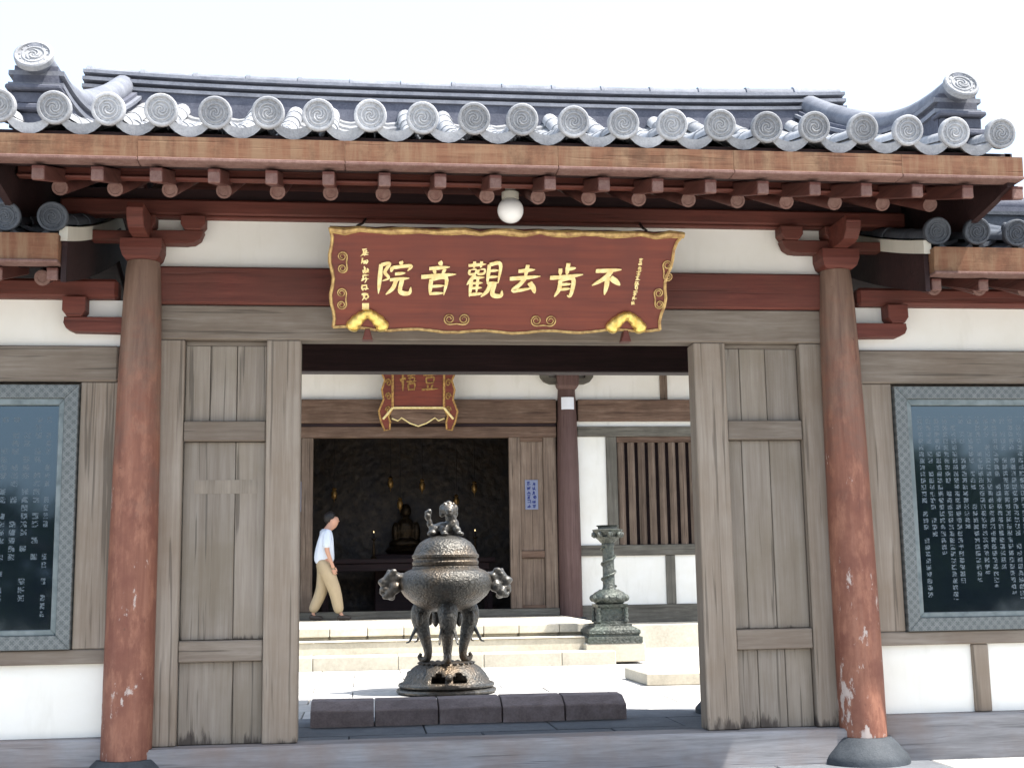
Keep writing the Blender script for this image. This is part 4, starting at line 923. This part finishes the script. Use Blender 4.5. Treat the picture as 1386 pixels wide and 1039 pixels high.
# hall plaque
hp = thing('hall_plaque', (.1, HY-.22, 3.6), 'small red and gold framed plaque with bracket feet over the hall doorway', 'plaque')
a_ = R(12); hv = Vector((0, -math.sin(a_), math.cos(a_))); hn = Vector((0, -math.cos(a_), -math.sin(a_))); h0 = Vector((.1, HY-.16, 3.62))
def HT(u, v, h=0): return h0+Vector((u, 0, 0))+hv*v+hn*h
def hplate(name, pts, h0_, h1_, mat, par):
    bm = B(); f = [bm.verts.new(HT(u, v, h1_)) for u, v in pts]; k = [bm.verts.new(HT(u, v, h0_)) for u, v in pts]
    bm.faces.new(f); bm.faces.new(k[::-1])
    for i in range(len(pts)): bm.faces.new((f[i], k[i], k[(i+1) % len(pts)], f[(i+1) % len(pts)]))
    return obj(name, bm, mat, par)
hplate('board', [(-.42, .36), (.42, .36), (.42, 1.35), (-.42, 1.35)], 0, .03, M['plaqred'], hp)
for s in (-1, 1):
    wing = [(s*.43, 1.38), (s*.60, 1.42), (s*.64, 1.25), (s*.585, 1.1), (s*.62, .95), (s*.56, .82), (s*.61, .66), (s*.58, .5), (s*.66, .30), (s*.62, .12), (s*.56, -.02), (s*.48, .0), (s*.47, .12), (s*.50, .22), (s*.43, .36)]
    wo = hplate('side_wing_panel', wing, -.02, .05, M['plaqred'], hp)
    bm = B(); tube(bm, [HT(u, v, .05) for u, v in wing], .018, 6); obj('gilt_edge', bm, M['goldold'], wo, True)
    for v in (.32, .55, .78, 1.02): bm = B(); tube(bm, [HT(s*(.5+.05*math.cos(t*.8)*(1-t/14)), v+.07*math.sin(t*.8)*(1-t/14), .055) for t in range(12)], .014, 5); obj('gilt_scroll', bm, M['goldold'], wo, True)
    bm = B(); tube(bm, [HT(s*.43, .36, .06), HT(s*.59, .17, .06)], .02, 6); obj('gilt_brace', bm, M['goldpale'], wo, True)
    bm = B(); tube(bm, [HT(s*.43, .36, .05), HT(s*.43, 1.38, .05)], .022, 6); obj('gilt_edge', bm, M['goldold'], hp, True)
ap = [(-.5, .33), (-.44, .35), (.44, .35), (.5, .33), (.44, .18), (.34, .14), (.28, .19), (.14, .10), (0, .05), (-.14, .10), (-.28, .19), (-.34, .14), (-.44, .18)]
o = hplate('apron', ap, -.01, .045, M['brownh'], hp)
bm = B(); tube(bm, [HT(u, v, .05) for u, v in ap[4:]], .012, 6); obj('gilt_edge', bm, M['goldpale'], o, True)
bm = B(); tube(bm, [HT(-.44, .36, .05), HT(.44, .36, .05)], .02, 6); obj('gilt_edge', bm, M['goldpale'], o, True)
for key, cu in (('wu', -.17), ('dou', .19)):
    for row, k2 in ((.78, key), (1.14, 'yin' if key == 'wu' else 'guan')):
        def T(q, c=cu, row=row): return HT(c+(q[0]-.5)*.28, row+(q[1]-.5)*.28, .03+q[2])
        bm = B(); glyph(bm, k2 if row < 1 else key, T, .015); obj('character', bm, M['goldold'], hp)
# notices and the pale mark on the hall post
for sx in (-1, 1):
    nx = 2.03 if sx > 0 else -1.94
    nb = thing('door_notice', (nx, HY-.03, 2.27), ('small pale notice with blue writing on the door panel beside the hall column' if sx > 0 else 'small pale notice with blue writing on the door panel behind the walking person'), 'notice')
    bx('sheet', nx-.11, nx+.11, HY+.005, HY+.021, 2.26, 2.76, M['notice'], nb, 0)
    rnd = random.Random(3+sx)
    for c in (-.045, .045):
        for k in range(6):
            def T(q, c=c, k=k): return Vector((nx+c+(q[0]-.5)*.075, HY+.004-q[2], 2.69-.075*k+(q[1]-.5)*.07))
            bm = B(); scribble(bm, T, rnd, .003); obj('small_character', bm, M['blue'], nb)
bm = B(); cyl = [(math.cos(R(-90+t))*.186, math.sin(R(-90+t))*.186) for t in range(-38, 40, 6)]
va = [[bm.verts.new((2.665+cx_, HY+cy_, z)) for cx_, cy_ in cyl] for z in (3.95, 4.16)]
for i in range(len(cyl)-1): bm.faces.new((va[0][i], va[0][i+1], va[1][i+1], va[1][i]))
o = obj('paper_slip', bm, M['paper']); tag(o, 'square white paper slip pasted round the top of the hall column', 'paper'); md = o.modifiers.new('t', 'SOLIDIFY'); md.thickness = .004; md.offset = 1
# altar inside
al = thing('altar_table', (0, 16.2, .487), 'long dark altar table deep inside the hall doorway', 'altar table')
bx('table_top', -1.6, 1.6, 15.9, 16.6, 1.42, 1.50, M['maroon'], al); bx('apron', -1.5, 1.5, 15.95, 15.98, 1.28, 1.418, M['maroon'], al)
for a in (-1.5, 1.5):
    for b in (15.97, 16.53): bx('leg', a-.05, a+.05, b-.04, b+.04, .487, 1.418 if b > 16 else 1.278, M['maroon'], al)
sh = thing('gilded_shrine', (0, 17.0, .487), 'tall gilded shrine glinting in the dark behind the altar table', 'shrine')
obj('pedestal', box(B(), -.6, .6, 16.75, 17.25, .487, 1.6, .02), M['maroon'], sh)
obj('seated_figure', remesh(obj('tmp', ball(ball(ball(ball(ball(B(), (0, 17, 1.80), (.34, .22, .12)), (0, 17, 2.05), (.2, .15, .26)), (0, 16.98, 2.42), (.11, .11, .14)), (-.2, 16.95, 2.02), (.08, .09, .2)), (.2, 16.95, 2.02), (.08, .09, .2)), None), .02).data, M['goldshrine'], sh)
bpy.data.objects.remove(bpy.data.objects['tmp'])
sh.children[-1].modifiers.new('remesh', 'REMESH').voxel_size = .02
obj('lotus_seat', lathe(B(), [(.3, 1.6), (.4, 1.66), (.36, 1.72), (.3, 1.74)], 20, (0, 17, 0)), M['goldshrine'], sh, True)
rnd = random.Random(4)
for k, (x, z) in enumerate(((-1.40, 1.5), (-.62, 1.5), (.58, 1.5), (1.25, 1.5))):
    cs = thing('candlestick', (x, 16.1, z), 'slim gilt candlestick with candle on the altar table', 'candlestick', 'candlesticks on the altar table')
    h = rnd.uniform(.35, .55)
    obj('stand', lathe(B(), [(.07, 0), (.06, .02), (.02, .06), (.03, .12), (.018, h-.04), (.05, h-.01), (.05, h)], 12, (x, 16.1, z+.001)), M['goldshrine'], cs, True)
    obj('candle', lathe(B(), [(.022, 0), (.02, .10), (0, .101)], 10, (x, 16.1, z+.001+h)), M['shade'], cs, True)
    obj('flame', lathe(B(), [(.002, 0), (.010, .012), (.008, .025), (0, .045)], 8, (x, 16.1, z+h+.104)), M['flame'], cs, True)
for k, (x, z) in enumerate(((-1.36, 2.75), (-.30, 2.95), (-.12, 2.55), (.30, 2.9), (.95, 2.6), (1.30, 2.85))):
    gl = thing('hanging_ornament', (x, 16.7, z), 'small gilt ornament hanging on a cord in the dark hall', 'ornament', 'gilt ornaments hanging in the hall')
    obj('pendant', lathe(B(), [(0, -.2), (.012, -.12), (.05, -.08), (.06, 0), (.03, .06), (.05, .08), (.02, .11)], 10, (x, 16.7, z)), M['goldold'], gl, True)
    bm = B(); tube(bm, [(x, 16.7, z+.11), (x, 16.7, 4.86)], .006, 5); obj('cord', bm, M['shade'], gl)

# ------------------------------------------------------------------ walking person
def skin_body(name, joints, edges, root, mat, parent, sub=2, mx=None):
    me = bpy.data.meshes.new(name); keys = list(joints)
    me.from_pydata([joints[k][0] for k in keys], [(keys.index(a), keys.index(b)) for a, b in edges], [])
    me.materials.append(mat); o = bpy.data.objects.new(name, me)
    if mx is not None: o.matrix_basis = mx
    link(o, parent)
    md = o.modifiers.new('skin', 'SKIN'); md.use_smooth_shade = True
    for i, k in enumerate(keys):
        r = joints[k][1]; sv = me.skin_vertices[0].data[i]; sv.radius = r if hasattr(r, '__len__') else (r, r); sv.use_root = (k == root)
    s = o.modifiers.new('sub', 'SUBSURF'); s.levels = sub; s.render_levels = sub
    return o
PX, PY, PZ = -1.40, 13.28, .488
pe = thing('person', (PX, PY, PZ), 'person in white short-sleeved shirt and khaki trousers walking past the hall doorway, head bowed', 'person')
# local frame: x forward (walking to the right), y left, z up
PM = Matrix.Translation((PX, PY, PZ))@Matrix.Rotation(R(6), 4, 'Z')@Matrix.Scale(1.03, 4)
J = {'pel': ((-.02, 0, .90), (.11, .13)), 'bel': ((-.03, 0, 1.05), (.10, .125)), 'che': ((-.03, 0, 1.24), (.105, .14)), 'nk0': ((.0, 0, 1.385), (.065, .075)), 'nk1': ((.04, 0, 1.43), .06), 'hd0': ((.085, 0, 1.475), (.092, .09)), 'hd1': ((.105, 0, 1.545), (.115, .10)), 'hd2': ((.10, 0, 1.615), (.085, .085)),
     'shR': ((-.01, -.17, 1.335), .055), 'elR': ((-.01, -.215, 1.07), .04), 'wrR': ((.07, -.20, .865), .027), 'haR': ((.095, -.19, .80), (.03, .02)),
     'shL': ((-.01, .17, 1.335), .055), 'elL': ((-.06, .21, 1.07), .04), 'wrL': ((-.03, .20, .86), .027), 'haL': ((-.015, .19, .80), (.03, .02)),
     'hiR': ((-.02, -.085, .86), .085), 'knR': ((.13, -.09, .48), .058), 'anR': ((.22, -.09, .085), .03), 'toR': ((.28, -.095, .045), .014),
     'hiL': ((-.02, .085, .86), .085), 'knL': ((-.06, .09, .48), .058), 'anL': ((-.20, .09, .105), .03), 'toL': ((-.15, .095, .045), .014)}
E_ = [('pel', 'bel'), ('bel', 'che'), ('che', 'nk0'), ('nk0', 'nk1'), ('nk1', 'hd0'), ('hd0', 'hd1'), ('hd1', 'hd2')]
for s in 'RL': E_ += [('che', 'sh'+s), ('sh'+s, 'el'+s), ('el'+s, 'wr'+s), ('wr'+s, 'ha'+s), ('pel', 'hi'+s), ('hi'+s, 'kn'+s), ('kn'+s, 'an'+s), ('an'+s, 'to'+s)]
body = skin_body('body', J, E_, 'pel', M['skin'], pe, 2, PM)
# fingers and face pieces
bm = B()
for s, y in (('R', -1), ('L', 1)):
    h = Vector(J['ha'+s][0])
    for k in range(4):
        b0 = h+Vector((-.022+.016*k, 0, -.02)); tube(bm, [b0, b0+Vector((.012, 0, -.04-.004*(k in (1, 2)))), b0+Vector((.028, -y*.012, -.075+.008*(k == 3)))], [.009, .008, .006], 6)
    tube(bm, [h+Vector((.025, 0, .01)), h+Vector((.045, 0, -.02)), h+Vector((.05, 0, -.05))], [.011, .009, .007], 6)
tube(bm, [(.165, 0, 1.562), (.186, 0, 1.530), (.168, 0, 1.520)], [.01, .016, .01], 6)
for y in (-.082, .082): ball(bm, (.085, y, 1.545), (.022, .012, .032), 1)
obj('hands_and_face', bm, M['skin'], body, True, mx=PM)
bm = B()
for y in (-.033, .033): ball(bm, (.172, y, 1.566), (.008, .012, .006), 1)
ball(bm, (.168, 0, 1.497), (.008, .02, .004), 1); obj('eyes_and_mouth', bm, M['hair'], body, True, mx=PM)
bm = B(); ball(bm, (.060, 0, 1.585), (.108, .100, .106), 3)
for v in bm.verts:
    if v.co.x > .105 and v.co.z < 1.645: v.co.x = .105+.2*(v.co.x-.105)
    if v.co.z < 1.56 and v.co.x > .04: v.co.z = 1.56+.25*(v.co.z-1.56)
    v.co += Vector((random.uniform(-.004, .004),)*3)
obj('hair', bm, M['hair'], body, True, mx=PM)
SJ = {'hem': ((-.025, 0, .84), (.15, .18)), 'w': ((-.045, 0, 1.02), (.155, .175)), 'c': ((-.05, 0, 1.24), (.16, .185)), 'n': ((.0, 0, 1.39), (.075, .085)),
      'sR': ((-.01, -.175, 1.335), .078), 'mR': ((-.012, -.215, 1.20), .072), 'eR': ((-.012, -.228, 1.10), .070), 'sL': ((-.01, .175, 1.335), .078), 'mL': ((-.03, .21, 1.20), .072), 'eL': ((-.05, .222, 1.10), .070)}
skin_body('shirt', SJ, [('hem', 'w'), ('w', 'c'), ('c', 'n'), ('c', 'sR'), ('sR', 'mR'), ('mR', 'eR'), ('c', 'sL'), ('sL', 'mL'), ('mL', 'eL')], 'c', M['shirt'], body, 2, PM)
TJ = {'p': ((-.02, 0, .99), (.135, .165)), 'q': ((-.025, 0, .84), (.135, .165))}
for s, y in (('R', -1), ('L', 1)):
    for k, (src, r) in {'h': ('hi', .125), 'k': ('kn', .105), 'a': ('an', .082)}.items():
        j = Vector(J[src+s][0]); j += Vector((-.02 if k == 'a' else 0, 0, {'h': -.06, 'k': -.03, 'a': .008}[k])); TJ[k+s] = (tuple(j), r)
skin_body('trousers', TJ, [('p', 'q'), ('q', 'hR'), ('hR', 'kR'), ('kR', 'aR'), ('q', 'hL'), ('hL', 'kL'), ('kL', 'aL')], 'q', M['khaki'], body, 2, PM)
for s in 'RL':
    a, t = Vector(J['an'+s][0]), Vector(J['to'+s][0]); up = .03 if s == 'L' else 0
    bm = B(); ball(bm, (a.x-.01, a.y, .045+up*.3), (.055, .045, .045), 2); ball(bm, (a.x+.05, t.y, .042), (.10, .050, .042), 2); ball(bm, (a.x+.11, t.y, .036), (.055, .046, .036), 2)
    remesh(obj('shoe', bm, M['shoe'], body, 'all', mx=PM), .012)

# ------------------------------------------------------------------ trees on the far side of the forecourt (seen mirrored in the tablets)
def tree(x, y, h, wd, seed):
    rr = random.Random(seed)
    t = thing('broadleaf_tree', (x, y, -.5), 'leafy green tree across the forecourt, mirrored dark in the polished tablets', 'tree', 'trees across the forecourt')
    bm = B(); tube(bm, cat([(x, y, -.5), (x+.1, y, h*.25), (x-.1, y+.1, h*.5), (x, y, h*.8)], 4), [.22-.013*i for i in range(13)], 8)
    for k in range(7):
        a = rr.uniform(0, 6.28); z = h*rr.uniform(.3, .65); tube(bm, [(x, y, z), (x+math.cos(a)*wd*.35, y+math.sin(a)*wd*.35, z+h*.12), (x+math.cos(a)*wd*.7, y+math.sin(a)*wd*.7, z+h*.2)], [.09, .06, .02], 6)
    obj('trunk', bm, M['bark'], t, True)
    vs, fs = [], []
    cl = [(rr.gauss(0, .45), rr.gauss(0, .45), rr.uniform(-1.5, .95)) for _ in range(34)]
    for c in cl:
        for _ in range(130):
            d = Vector((rr.gauss(0, 1), rr.gauss(0, 1), rr.gauss(0, .8)))*.2
            p = Vector((x+(c[0]+d.x)*wd, y+(c[1]+d.y)*wd, h*.6+(c[2]+d.z)*h*.38))
            if p.z < -.45: continue
            u = Vector((rr.gauss(0, 1), rr.gauss(0, 1), rr.gauss(0, 1))).normalized(); q = u.orthogonal().normalized(); s = rr.uniform(.10, .2); b = len(vs)
            vs += [p-u*s, p+q*s*.5, p+u*s, p-q*s*.5]; fs.append((b, b+1, b+2, b+3))
    me = bpy.data.meshes.new('crown'); me.from_pydata(vs, [], fs); obj('crown', me, M['leaf'], t)
for i, (x, y, h, wd) in enumerate(((-15.5, -26, 3.4, 2.4), (-11.5, -27, 3.5, 2.5), (-8, -26, 3.2, 2.4), (-4.5, -27, 3.4, 2.4), (11.2, -27, 3.9, 2.2), (14, -26, 4.4, 2.0), (16.6, -27, 4.0, 2.1), (19.2, -26, 5.0, 2.1), (22.5, -27, 4.2, 2.3))):
    tree(x, y, h, wd, i+1)
bpy.context.view_layer.update()
